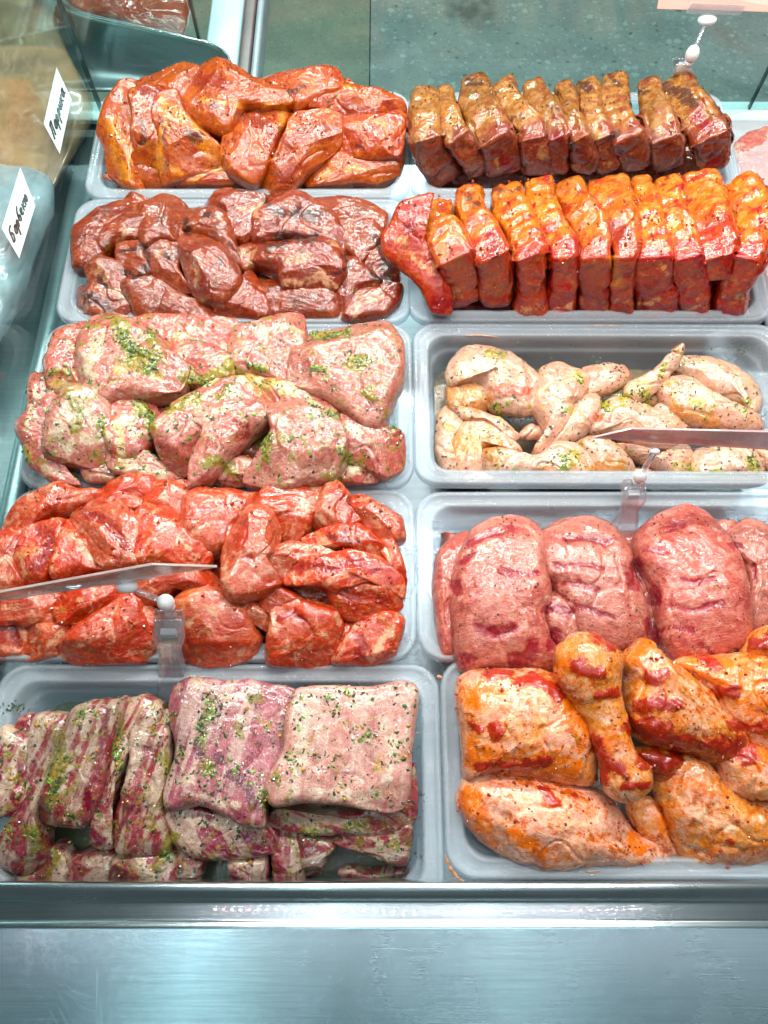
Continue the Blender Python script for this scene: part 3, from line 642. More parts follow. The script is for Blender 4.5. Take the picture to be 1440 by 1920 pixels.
o = MB().tube([P(a, b, .001) for a, b in e], .0022, 8).build('panel_lip', M['rail'], nb, smooth=True); o.location = -Vector(nb.location)
q0 = P(376, 84, -.01); q1 = P(334, -14, .0)
o = MB().box((q0[0], q0[1], .14), (.004, .006, .30)).build('glass_edge', M['rubber'], nb); o.location = -Vector(nb.location)
o = MB().box((q0[0]-.2, q0[1]+.002, .14), (.39, .004, .30)).build('end_glass', M['glass'], nb); o.location = -Vector(nb.location)
for nm, xa, xb, mt_, zz in (('frame_rail', 386, 449, 'column', -.10), ('brown_trim', 451, 474, 'brownstrip', -.105), ('grey_trim', 475, 489, 'greystrip', -.10)):
    a = P(xa, 75, zz)[0]; b = P(xb, 75, zz)[0]
    o = MB().box(((a+b)/2, 1.50, zz-.02), (b-a, 1.2, .04)).build(nm, M[mt_], nb, bevel=.004); o.location = -Vector(nb.location)
# ------------------------------------------------------------------ trays
X0, X1, Y = -.355, .0285, [.854, .679, .505, .312, .145, -.0305]
tray('L1', X0+.008, .030, Y[1]+.001, Y[0], label='milky tray of orange pork at the far left corner')
tray('L2', X0+.004, X1, Y[2]+.001, Y[1]-.001, label='milky tray of dark brown glazed pork, second from the back on the left')
tray('L3', X0, X1, Y[3]+.001, Y[2]-.001, label='milky tray heaped with pale pork in green herbs')
tray('L4', X0, X1, Y[4]+.001, Y[3]-.001, label='milky tray of bright red pork behind the ribs')
tray('L5', -.336, .0475, -.052, Y[4]-.002, z=-.004, depth=.066, label='milky tray of herb ribs in the front left corner')
tray('R1', .032, .416, Y[1]+.002, Y[0]-.002, label='milky tray under the row of brown ochre chops at the back right')
tray('R2', .0265, .414, Y[2]+.001, Y[1], z=.002, label='milky tray under the row of orange red paprika chops')
tray('R3', .0305, .418, Y[3]+.004, Y[2]-.001, label='milky half empty tray of pale chicken wings', rz=-.004)
tray('R4', .0305, .416, Y[4]+.001, Y[3]-.004, label='milky tray of pink chicken fillets')
tray('R5', .0495, .437, -.0275, Y[4]+.002, z=.001, label='milky tray of orange chicken legs in the front right corner')
HEAP.update({
 'L1': [(120, 46), (150, 42), (250, 26), (345, -4), (380, -14)],
 'L2': [(370, 8), (420, 10), (500, 6), (600, -9), (630, -12)],
 'L3': [(600, 18), (700, 22), (800, 20), (880, 12), (920, 5)],
 'L4': [(900, 8), (1000, 16), (1100, 14), (1180, 2), (1240, -12)],
 'L5': [(1280, -4), (1400, -8), (1500, -12), (1600, -30), (1660, -44)],
 'R1': [(150, 20), (300, 0), (345, -20)], 'R2': [(350, 20), (500, 10), (605, -15)],
 'R3': [(640, -24), (700, -24), (800, -22), (900, -28), (930, -30)],
 'R4': [(960, -10), (1050, 2), (1150, 2), (1250, -6)],
 'R5': [(1180, 18), (1300, 14), (1400, 8), (1500, -4), (1610, -28), (1660, -34)]})
# ------------------------------------------------------------------ paint: fat, marinade, herb paste ... where the photo shows them
def pt(tr, m, rows):
    for kind, w, s in rows: PAINT.setdefault(tr, []).append((kind, w/SM[m][0], pts(s, m)))
pt('L1', 'A', [('Y', 22, '225,250 240,320 230,400 290,460'), ('Y', 26, '400,170 440,220 500,260 560,330 610,390'), ('Y', 14, '400,300 400,400 395,440'), ('Y', 14, '800,195 860,205 860,260 830,270'),
 ('D', 22, '500,290 540,310'), ('D', 16, '330,260 340,310 320,340'), ('F', 12, '270,330 290,400 270,450'), ('F', 10, '230,470 270,460 300,490'), ('R', 26, '340,150 390,140 380,180'), ('D', 10, '410,260 420,330'),
 ('F', 12, '420,240 440,330'), ('R', 30, '540,110 600,90 640,120'), ('F', 14, '560,170 640,190 700,200'), ('D', 12, '600,200 630,230'), ('D', 14, '880,150 940,130'), ('F', 12, '1085,112 1110,120'), ('Y', 14, '1190,240 1240,260'),
 ('M', 26, '720,230 800,260 830,320'), ('D', 10, '900,270 930,290'), ('M', 30, '900,330 960,300 1040,290'), ('M', 24, '1100,210 1200,220'), ('D', 10, '1130,340 1160,350'), ('M', 26, '860,480 900,440'), ('R', 16, '1240,180 1270,210'), ('F', 16, '1000,460 1080,430 1160,440'), ('F', 10, '520,470 620,440 700,410'), ('Y', 14, '440,430 480,450')])
pt('L2', 'A', [('D', 24, '860,590 930,600 1000,620'), ('D', 22, '850,690 920,690 980,690'), ('F', 18, '700,580 750,600 770,570'), ('F', 24, '150,830 180,800 200,850 210,890 250,895'), ('D', 14, '170,850 190,870'), ('D', 16, '270,740 340,720 360,790 310,840 260,820'),
 ('D', 26, '130,910 180,930 210,960'), ('F', 18, '530,780 550,830 540,870'), ('F', 12, '520,750 560,770'), ('D', 10, '600,790 630,800 620,760'), ('F', 20, '700,740 740,750 730,790'), ('F', 26, '870,860 940,850 1000,840 1030,870'), ('D', 12, '800,730 870,715'),
 ('F', 30, '1130,980 1160,920 1210,900'), ('D', 20, '1200,680 1230,720 1270,850 1200,840'), ('D', 14, '490,620 500,680'), ('F', 12, '290,650 250,690 230,710'), ('Y', 14, '390,750 420,740'), ('D', 12, '420,750 450,770'), ('F', 14, '1050,700 1070,720'), ('F', 20, '370,970 400,990'), ('D', 12, '1080,760 1110,800 1050,830'), ('Y', 16, '880,770 960,760'), ('D', 10, '560,600 600,600'), ('D', 18, '800,560 830,580'), ('M', 20, '900,930 980,920'), ('F', 16, '1040,850 1060,870')])
pt('L3', 'C', [('F', 34, '340,90 300,160 290,230 320,300'), ('H', 30, '400,60 430,120 460,180 530,180'), ('H', 22, '520,90 550,170 520,220'), ('H', 26, '640,250 720,260 800,240 820,200'), ('H', 20, '600,380 660,340 700,340'), ('H', 16, '780,330 820,300'),
 ('F', 44, '180,470 200,400 250,350 310,400 340,480 200,500'), ('H', 24, '230,340 260,400 250,440'), ('H', 14, '340,430 350,460'), ('H', 20, '470,370 530,400 530,430'), ('F', 30, '400,430 450,430 460,460'), ('F', 30, '440,580 500,600 560,620'), ('F', 12, '730,410 800,370 870,350'), ('F', 14, '730,450 760,480'),
 ('H', 22, '1270,210 1340,190'), ('H', 14, '1120,220 1180,215'), ('H', 18, '1140,90 1190,95 1260,90'), ('H', 14, '1330,320 1360,335'), ('F', 26, '920,80 1000,80 1070,60 1075,110'), ('H', 16, '920,500 970,480 960,560'), ('F', 22, '1120,330 1180,370'), ('F', 24, '1260,440 1310,460'), ('F', 26, '1220,610 1300,600'),
 ('H', 20, '740,590 770,570 830,600'), ('H', 18, '1240,530 1260,570'), ('H', 22, '60,540 50,570'), ('Y', 30, '850,240 950,280 1050,300'), ('H', 14, '900,200 950,220'), ('F', 16, '95,280 90,340 60,450'), ('H', 14, '150,250 215,235'), ('Y', 26, '170,290 250,300'), ('Y', 22, '400,220 480,210 560,250'), ('R', 16, '870,380 900,460 850,490'), ('H', 14, '1420,390 1440,440'), ('H', 12, '1170,630 1230,640'), ('H', 14, '1190,390 1220,400'), ('Y', 20, '400,440 420,600'), ('F', 12, '1000,400 1060,560')])
pt('L4', 'E1', [('F', 22, '300,290 400,250'), ('F', 40, '20,490 60,640'), ('R', 40, '230,350 290,370 260,480 200,560'), ('F', 14, '350,330 330,430 290,560'), ('F', 14, '130,480 140,620'), ('F', 40, '420,400 480,450 540,540'), ('R', 40, '480,240 620,300 700,420 650,500'), ('F', 24, '850,215 870,235'), ('F', 20, '1080,350 1100,345'), ('F', 20, '1000,380 1040,420 1100,470'),
 ('M', 40, '600,120 760,100 860,150'), ('M', 30, '370,430 420,560'), ('Y', 30, '100,490 200,450'), ('M', 40, '1060,250 1180,220'), ('F', 36, '1060,870 1120,820 1180,800'), ('Y', 40, '1000,780 1120,690'), ('M', 30, '1050,960 1200,1000 1400,980'), ('M', 30, '1250,900 1350,870'), ('F', 30, '280,980 350,920'), ('Y', 20, '260,860 300,870'), ('M', 24, '560,840 460,880 360,1020'), ('M', 20, '740,760 820,880 860,960'), ('R', 30, '60,880 100,990'), ('F', 24, '40,780 120,760'), ('M', 30, '860,620 1000,640 1180,620'), ('F', 24, '1270,470 1260,560 1290,700'), ('M', 20, '180,370 60,400')])
pt('L4', 'E2', [('F', 34, '620,190 680,210 640,250'), ('F', 34, '720,260 730,290'), ('F', 30, '540,440 600,430 660,460'), ('F', 34, '720,440 800,450'), ('R', 36, '600,560 720,550 800,560 900,500 1030,560'), ('R', 30, '860,700 1000,700 1100,740'), ('D', 20, '760,370 840,390 920,400'), ('F', 26, '1080,470 1110,490'), ('F', 40, '1060,840 1120,880 1080,980 1010,1050'), ('R', 36, '940,940 980,1000 930,1050'),
 ('M', 40, '320,300 260,420'), ('M', 30, '800,130 900,200 880,300'), ('R', 30, '480,840 580,800 620,840'), ('F', 20, '800,800 830,880'), ('F', 24, '720,920 800,960'), ('M', 40, '400,660 500,640 560,700'), ('F', 18, '320,800 380,830'), ('R', 20, '300,490 340,500'), ('Y', 20, '900,230 930,250'), ('Y', 24, '660,330 740,400'), ('R', 24, '900,250 860,370'), ('F', 18, '960,240 1060,320')])
pt('R1', 'B', [('D', 26, '1070,130 1120,150 1160,180'), ('D', 16, '320,100 360,110'), ('D', 16, '600,190 640,200'), ('D', 18, '740,110 760,130'), ('D', 14, '480,240 510,230'), ('Y', 30, '160,130 140,220'), ('F', 30, '450,130 480,200 510,250'), ('F', 24, '560,120 600,200'), ('R', 34, '1180,240 1220,280'), ('F', 24, '420,400 440,430'), ('R', 30, '430,380 480,440'), ('Y', 24, '240,110 260,200'), ('D', 12, '850,90 880,110'), ('D', 14, '960,140 990,150'), ('R', 20, '640,300 660,330'), ('D', 12, '700,330 720,360'), ('R', 30, '1240,380 1230,430'), ('F', 22, '1010,250 1030,300'), ('Y', 26, '770,260 800,300'), ('D', 20, '860,300 850,320'), ('F', 20, '640,120 680,180')])
pt('R2', 'B', [('F', 24, '60,700 110,760 150,790'), ('F', 20, '170,620 190,700 230,760'), ('R', 30, '100,620 90,660'), ('D', 12, '300,530 350,560'), ('F', 26, '1060,540 1080,600 1110,680'), ('F', 24, '1140,520 1190,540 1230,470'), ('D', 18, '1040,450 1070,470'), ('R', 40, '860,640 900,700'), ('R', 50, '200,950 300,970 440,960'), ('F', 14, '950,940 1000,930 1060,920'), ('F', 14, '1130,970 1180,940'), ('F', 16, '520,960 590,950'), ('F', 14, '640,960 700,950'), ('R', 30, '750,900 830,900'), ('F', 16, '1270,900 1340,920'), ('R', 30, '1000,860 1060,860'), ('F', 18, '1040,790 1060,810'), ('F', 24, '680,520 720,560'), ('D', 14, '400,510 500,510'), ('F', 22, '970,520 980,590'), ('F', 30, '1290,470 1340,500'), ('R', 24, '870,940 910,960'), ('F', 14, '870,940 920,930'), ('Y', 24, '860,780 880,860'), ('F', 16, '560,530 590,600'), ('R', 30, '400,680 410,760'), ('F', 18, '170,810 210,790')])
pt('R3', 'D', [('F', 20, '290,130 320,160'), ('F', 12, '235,170 250,190'), ('H', 18, '390,90 440,100'), ('R', 40, '420,210 480,220 540,230'), ('M', 44, '250,240 320,240 370,260'), ('M', 50, '280,420 360,400 400,440'), ('H', 14, '230,355 260,370'), ('H', 20, '420,280 440,310'), ('M', 30, '1100,290 1180,320 1240,340'), ('H', 20, '1150,260 1190,280'), ('H', 20, '870,240 900,250'), ('H', 16, '1040,170 1060,130'), ('R', 14, '1110,50 1090,90'), ('R', 24, '800,320 880,330'), ('H', 16, '820,275 850,290'), ('F', 26, '720,490 750,510'), ('M', 40, '800,520 860,500 880,540'), ('H', 26, '690,500 720,460'), ('H', 22, '490,540 510,560'), ('M', 34, '600,530 680,540'), ('H', 24, '1250,540 1300,550'), ('H', 20, '1170,540 1200,545'), ('H', 20, '1380,480 1400,530'), ('H', 14, '730,170 750,190'), ('H', 16, '680,300 700,290'), ('H', 14, '1350,260 1370,270'), ('H', 22, '970,240 990,260'), ('Y', 24, '1100,520 1150,530'), ('Y', 30, '930,230 980,200')])
pt('R4', 'F', [('R', 16, '320,160 380,120 470,100'), ('R', 14, '290,230 340,190'), ('R', 14, '450,260 520,265 580,270'), ('R', 24, '350,470 420,500 470,480'), ('D', 10, '350,470 400,485'), ('R', 26, '560,540 540,590 480,600'), ('R', 16, '690,130 770,135 840,150'), ('D', 9, '740,130 810,140'), ('R', 10, '630,230 720,240 820,255'), ('R', 11, '670,305 740,305 810,330'), ('R', 18, '600,410 650,395 710,420'), ('R', 20, '640,490 630,540'), ('R', 9, '640,345 760,400 860,440'), ('R', 12, '960,180 1060,185'), ('R', 20, '1060,100 1110,90'), ('R', 12, '1120,300 1170,305 1230,290'), ('R', 20, '1010,330 1010,380'), ('D', 16, '1010,345 1020,400'), ('R', 14, '1020,490 1080,470 1160,490'), ('R', 20, '270,310 280,330'), ('R', 12, '1190,540 1230,570 1260,590'), ('F', 20, '620,355 660,360'), ('F', 24, '1240,100 1260,110'), ('R', 22, '930,270 950,310 940,240'), ('R', 16, '1300,170 1330,160'), ('R', 10, '1060,390 1180,400 1260,380'), ('Y', 14, '910,340 960,400 970,460'), ('R', 20, '990,450 1020,520'), ('R', 18, '300,590 340,600'), ('R', 12, '1380,240 1400,300')])
pt('L5', 'G1', [('F', 20, '170,600 130,840'), ('F', 16, '120,560 60,720'), ('R', 30, '130,600 90,760'), ('F', 40, '60,450 20,560'), ('F', 26, '270,380 230,470'), ('H', 34, '330,470 340,560 290,720'), ('F', 22, '280,580 240,720'), ('F', 40, '200,1050 160,1180'), ('H', 30, '170,1000 210,1110'), ('H', 26, '440,370 430,410 450,350'), ('F', 9, '555,320 530,480 450,680 370,930'), ('F', 24, '510,330 440,560 330,830'), ('R', 40, '600,330 560,600 480,870'), ('H', 30, '380,600 340,700 280,870'),
  ('F', 44, '800,310 860,340 880,390'), ('F', 22, '770,370 740,460 720,560'), ('F', 10, '660,560 640,680 600,850'), ('H', 22, '690,400 670,520 680,640'), ('F', 34, '580,960 610,1040'), ('R', 34, '820,560 860,580'), ('D', 18, '820,580'), ('F', 30, '940,360 950,430'), ('H', 34, '920,600 940,680'), ('F', 40, '900,880 820,930'), ('F', 40, '900,950 930,1040'), ('F', 30, '800,760 880,800'), ('H', 30, '960,1050 930,1150'), ('F', 60, '800,1180 850,1260'), ('F', 40, '500,1200 560,1180'), ('H', 30, '300,1150 320,1200'), ('F', 30, '1250,1200 1330,1180')])
pt('L5', 'G2', [('H', 36, '100,290 110,340 60,420 50,500'), ('D', 30, '30,520 60,600 20,560'), ('D', 40, '140,560 180,620'), ('H', 44, '80,640 100,690'), ('D', 40, '220,700 300,760 340,830 380,860'), ('R', 30, '320,620 380,540'), ('F', 40, '20,180 60,200'), ('F', 50, '-20,680 0,780'), ('F', 40, '0,820 180,860 260,890'), ('F', 34, '200,260 300,240'), ('H', 30, '340,260 370,250'), ('Y', 20, '380,400 420,440'), ('H', 22, '260,420 280,480'), ('F', 40, '0,950 200,980 400,1000'), ('H', 26, '400,800 430,900'),
  ('F', 60, '640,280 620,450 600,700 560,780'), ('F', 60, '700,800 900,820 1060,820'), ('F', 50, '1080,400 1120,600 1100,780'), ('F', 60, '900,300 1000,300'), ('D', 14, '1090,270 1120,250'), ('H', 14, '740,430 760,440'), ('Y', 18, '700,460 650,530'), ('H', 16, '790,660 820,670'), ('Y', 16, '820,700'), ('Y', 34, '1030,600 1050,650'), ('H', 18, '1030,660'), ('H', 14, '980,480 1010,460'), ('H', 12, '1030,770'), ('H', 12, '910,720'), ('F', 40, '520,970 640,960 700,1000'), ('H', 26, '880,980 980,960'), ('F', 34, '1150,1000 1150,1150'), ('F', 30, '1020,1060 1060,1100'), ('H', 24, '640,1020 700,1030'), ('F', 50, '300,1180 340,1270'), ('F', 30, '720,1080 770,1060'), ('H', 20, '480,700 470,780'), ('H', 24, '540,860 520,840')])
pt('R5', 'H', [('M', 30, '430,270 480,250 560,280 580,320'), ('M', 22, '300,220 390,235'), ('M', 26, '320,450 340,480'), ('M', 22, '230,440 260,460'), ('Y', 50, '230,560 330,580 480,600 620,620'), ('Y', 50, '230,330 300,290'), ('Y', 34, '620,350 680,460'), ('M', 22, '260,610 420,600 540,590'), ('F', 34, '440,330 520,370'), ('M', 20, '515,690 560,750 575,770'), ('M', 14, '655,730'), ('Y', 40, '220,720 230,790 300,900'), ('Y', 30, '400,880 500,950'), ('F', 60, '560,820 700,850'), ('Y', 26, '880,890 920,940'),
  ('M', 30, '650,190 700,220 770,230'), ('M', 34, '740,60 790,60 820,110'), ('M', 22, '730,330 820,300'), ('F', 40, '740,390 780,420'), ('M', 30, '740,500 770,600 760,660'), ('Y', 34, '600,170 560,230'), ('M', 30, '820,600 860,640'), ('F', 50, '890,660 850,720'), ('M', 18, '850,690 960,690'), ('Y', 30, '780,520 800,470'),
  ('M', 50, '880,430 960,440 1040,490 1120,530 1180,520'), ('M', 30, '920,350 1000,340 1060,350'), ('M', 26, '960,250 1010,230'), ('Y', 40, '900,160 930,110'), ('F', 50, '1120,400 1180,450'), ('F', 30, '1080,210 1150,290'), ('Y', 60, '1150,180 1300,220 1440,200'), ('M', 26, '1230,300 1300,290'), ('Y', 40, '1340,330 1430,350'), ('F', 50, '1260,380 1330,400'), ('M', 46, '1260,530 1320,520 1360,550'), ('M', 26, '1300,430 1420,440'), ('F', 50, '1290,660 1380,680'), ('Y', 30, '1380,600 1420,560'), ('M', 50, '960,580 1020,600 1060,570'), ('F', 70, '1120,760 1250,860'), ('Y', 30, '1010,790 1030,860'), ('Y', 22, '1020,700 1100,660 1200,700'), ('M', 18, '1280,910'), ('M', 30, '1380,100 1440,90'), ('M', 26, '1180,170 1220,190')])
# ------------------------------------------------------------------ pieces
def S(tr, m, mat, name, cat, group, rows, **base):
    for r in rows:
        s, lab = r[0], r[1]; kw = dict(base); kw.update(r[2] if len(r) > 2 else {})
        mt_ = kw.pop('mat', mat); nm = kw.pop('name', name); ct = kw.pop('cat', cat)
        slab(nm, tr, m, s, mt_, label=lab, cat=ct, group=group, **kw)
bed('L1', 'orange', -20, label='lower layer of orange marinated pork under the heap in the far left tray')
S('L1', 'A', 'orange', 'marinated_pork_piece', 'pork piece', 'orange marinated pork in the far left tray', [
 ('800,110 880,90 960,70 1040,75 1080,120 1040,160 920,215 840,170', 'orange pork piece on the back crest, right of the highest piece', dict(dz=2, th=20)),
 ('330,130 400,95 490,60 560,80 520,150 500,190 420,190 350,180', 'red glossy pork piece at the back left of the orange heap', dict(dz=-2, th=20)),
 ('1080,105 1110,100 1130,120 1110,145 1085,140', 'tiny pale fat nub on the back rim of the orange heap', dict(th=7, dz=4)),
 ('500,175 530,110 600,52 660,58 740,110 830,140 880,195 800,225 720,232 670,315 590,290 520,240', 'large red pork piece forming the highest crest of the orange heap', dict(dz=4, th=26, fa=.3)),
 ('920,210 1000,160 1100,135 1200,145 1290,180 1300,230 1200,255 1070,250 1000,225', 'flat red pork piece along the back right of the orange heap', dict(dz=-1, th=20)),
 ('1265,232 1300,228 1335,240 1335,275 1300,300 1262,270', 'small brown pork tip poking over the right rim beside the first brown chop', dict(th=9, dz=-1)),
 ('1075,250 1180,240 1300,250 1305,330 1290,395 1200,410 1090,400 1065,330', 'square orange pork piece at the right end of the orange heap', dict(dz=1, n=3.2, th=24)),
 ('200,225 260,140 330,145 350,230 335,330 312,420 335,492 265,485 212,440 200,360 178,310', 'fatty yellow streaked pork flap at the left end of the orange heap', dict(dz=-4, th=24, fa=1.3)),
 ('295,170 360,140 410,170 425,300 415,400 430,492 330,495 312,430 300,300', 'upright orange fold beside the fatty flap in the orange heap', dict(dz=0, th=24, fa=1.4)),
 ('400,180 470,160 500,230 560,300 655,385 628,432 540,455 430,490 400,400 385,300', 'yellow fatty slanting fold with a dark spot in the orange heap', dict(dz=3, th=24, fa=2.3)),
 ('430,465 540,455 640,430 740,395 800,420 790,470 720,500 620,508 500,505', 'long thin pork strip lying along the front rim of the orange heap', dict(dz=-6, th=20, fa=.1)),
 ('655,310 720,230 800,178 880,200 885,260 845,320 810,420 760,485 670,440 640,380', 'orange pork piece in the middle of the orange heap below the crest', dict(dz=2, th=24)),
 ('960,480 1000,420 1070,385 1180,400 1290,400 1275,470 1200,498 1070,502 980,500', 'rounded pork piece at the front right of the orange heap', dict(dz=-5, th=22, fa=.3)),
 ('890,262 930,238 1010,232 1062,250 1072,340 1040,392 960,450 900,512 845,520 800,500 790,440 830,400 862,330', 'thick orange pork piece hanging over the front rim of its tray', dict(dz=4, th=24, n=3)),
 ('192,462 240,448 300,470 318,496 262,496 212,478', 'small pale scrap in the front left corner of the orange heap', dict(th=9, dz=-5)),
])
bed('L2', 'brown', -18, label='lower layer of dark brown pork in the second left tray')
S('L2', 'A', 'brown', 'glazed_pork_piece', 'pork piece', 'dark brown glazed pork in the second left tray', [
 ('265,575 300,535 360,560 372,600 310,622', 'small pork nub at the back edge of the brown pork, left end', dict(th=10)),
 ('98,690 150,640 230,580 325,580 362,640 330,700 250,722 212,765 152,815 105,805', 'smooth mauve pork piece in the back left corner of the brown pork', dict(th=22)),
 ('580,560 640,530 720,540 800,555 770,640 720,715 670,702 650,620 590,590', 'pale streaked pork piece at the back middle of the brown pork', dict(th=22, dz=2)),
 ('970,575 1050,548 1180,590 1240,640 1205,745 1150,795 1070,720 1015,640', 'broad matt pork piece in the back right of the brown pork', dict(th=20, dz=-1)),
 ('770,610 830,548 950,565 1040,620 1090,700 1100,770 980,720 880,712 780,720 755,660', 'blackish sauce covered pork piece in the back right middle of the brown pork', dict(th=22, dz=3)),
 ('1155,785 1185,690 1240,672 1285,800 1288,870 1215,872', 'darkest wine coloured pork piece at the right wall of the brown pork', dict(th=16, dz=-4)),
 ('335,600 420,562 492,590 492,680 482,722 410,718 350,742 328,670', 'squarish pork piece behind the small dark nut in the brown pork', dict(th=22, dz=2, n=3)),
 ('505,600 570,578 640,590 682,680 695,795 620,730 540,695 500,680', 'slanting pork slice behind the oval piece in the brown pork', dict(th=22, dz=1, n=3)),
 ('690,728 740,712 785,740 755,805 720,825 688,790', 'small yellow fat lump in the middle of the brown pork', dict(th=14, dz=0)),
 ('1045,870 1085,760 1160,795 1225,870 1150,905 1110,990 1050,1002', 'pork piece between the fat topped cube and the pale corner piece', dict(th=20)),
 ('618,975 690,885 740,830 795,900 812,1005 720,1012 622,1008', 'smooth pork wedge at the front middle of the brown pork', dict(th=22, fa=1.2)),
 ('768,885 850,852 950,885 1045,890 1055,995 920,1008 820,1008', 'wide dark pork piece on the front rim, right of the middle of the brown pork', dict(th=22, dz=-1)),
 ('750,790 790,730 880,708 990,708 1065,740 1085,830 1045,882 960,885 870,885 848,830', 'fat faced pork cube with a pale front in the brown pork', dict(th=26, dz=6, n=3.2)),
 ('360,730 450,710 505,740 482,820 525,905 430,892 380,850 345,790', 'low pork piece left of the oval piece in the brown pork', dict(th=20, dz=-3)),
 ('250,735 330,718 362,780 372,830 300,852 252,822', 'small dark nut shaped pork piece with a black top in the brown pork', dict(th=18, dz=3)),
 ('128,820 180,770 242,790 292,840 285,905 220,898 155,880', 'white fat fold at the left side of the brown pork', dict(th=18, dz=3)),
 ('105,885 160,880 240,900 315,950 335,1002 200,1008 110,975', 'dark edged pork piece in the front left corner of the brown pork', dict(th=20, dz=-2)),
 ('285,865 380,852 480,910 600,955 625,1005 500,1012 380,1012 318,980 278,905', 'long light brown pork slice along the front of the brown pork', dict(th=22, dz=1, fa=2.6)),
 ('490,705 560,690 625,740 692,820 705,870 645,945 560,935 520,882 488,790', 'oval mauve pork piece with a white fat ring in the brown pork', dict(th=26, dz=6)),
 ('1092,995 1150,888 1210,868 1292,890 1285,950 1232,1002 1130,1012', 'pale fan shaped pork piece in the front right corner of the brown pork', dict(th=22, dz=2, fa=.7)),
])
bed('L3', 'herb', -20, label='lower layer of herb marinated pork in the third left tray')
S('L3', 'C', 'herb', 'herb_pork_piece', 'pork piece', 'pale pork in green herbs in the third left tray', [
 ('140,210 180,120 260,80 330,70 305,160 262,220 272,295 220,308 150,285', 'smooth salmon pork piece in the back left corner of the herb pork', dict(th=20, dz=-2)),
 ('460,70 560,50 700,52 830,62 860,130 760,200 640,200 560,130', 'wide pork piece along the back rim of the herb pork', dict(th=22)),
 ('830,175 860,90 940,70 1085,48 1098,120 1085,220 1065,300 960,265 845,245', 'pork cube with a white fat back corner in the herb pork', dict(th=24, dz=3, n=3.4)),
 ('555,190 640,150 760,160 835,200 822,265 720,292 625,272', 'pork piece under the dark green herb clump at the back of the herb pork', dict(th=20, dz=2)),
 ('845,255 960,285 1100,300 1210,395 1150,400 1010,385 925,345', 'pale fatty slope between the two pork cubes of the herb pork', dict(th=20, dz=0)),
 ('262,230 290,140 335,72 400,45 470,80 560,140 645,225 622,305 540,335 430,345 365,375 308,325', 'long white fat and pink fold at the back left of the herb pork', dict(th=26, dz=5, fa=1.2)),
 ('1085,170 1145,85 1280,75 1400,85 1452,150 1455,250 1372,458 1290,425 1190,345 1068,295', 'largest smooth pink pork block at the back right of the herb pork', dict(th=28, dz=6, n=4, fa=2.8)),
 ('90,275 150,275 205,320 195,400 142,480 155,560 255,640 170,642 80,582 50,500 30,450 70,390', 'ragged pork strip along the left rim of the herb pork', dict(th=18, dz=0)),
 ('1240,415 1300,435 1400,455 1462,480 1462,585 1400,628 1320,592 1250,562', 'pale pork piece at the right wall of the herb pork below the largest block', dict(th=22, dz=0)),
 ('1195,605 1260,580 1350,598 1365,650 1240,658 1150,655', 'fatty scrap at the front right corner of the herb pork', dict(th=12, dz=-2)),
 ('545,460 600,395 700,405 735,470 705,565 640,625 580,575', 'smooth pink pork piece left of the arched piece in the herb pork', dict(th=24, dz=3)),
 ('620,385 690,345 780,290 880,288 985,370 965,430 885,492 802,572 760,625 680,655 690,560 722,470', 'arched deep pink pork piece in the middle of the herb pork', dict(th=26, dz=6, fa=.6)),
 ('372,395 430,348 520,358 562,420 542,500 480,565 400,565 368,480', 'pork knob with white fat and green herbs in the herb pork', dict(th=22, dz=2)),
 ('375,545 460,518 540,555 620,630 662,650 560,664 450,642 388,602', 'fat tipped pork piece at the front rim of the herb pork', dict(th=20, dz=1)),
 ('278,580 350,558 410,598 432,642 300,648', 'small mauve pork piece in the front left of the herb pork', dict(th=14, dz=-3)),
 ('132,520 158,400 220,322 300,308 372,380 378,500 372,562 300,585 220,572 150,552', 'square white fat topped pork block covered in green paste', dict(th=24, dz=7, n=3.6)),
 ('740,620 800,590 860,555 935,580 905,652 840,662 770,650', 'small glossy pork tip hanging at the front rim of the herb pork', dict(th=16, dz=2)),
 ('972,400 1040,372 1150,378 1222,430 1248,500 1232,572 1190,635 1050,675 1012,685 950,670 900,650 950,560 1000,480', 'boxy mauve topped pork cube at the front right of the herb pork', dict(th=28, dz=7, n=3.6, fa=.4)),
])
bed('L4', 'red', -20, label='lower layer of bright red pork in the fourth left tray')
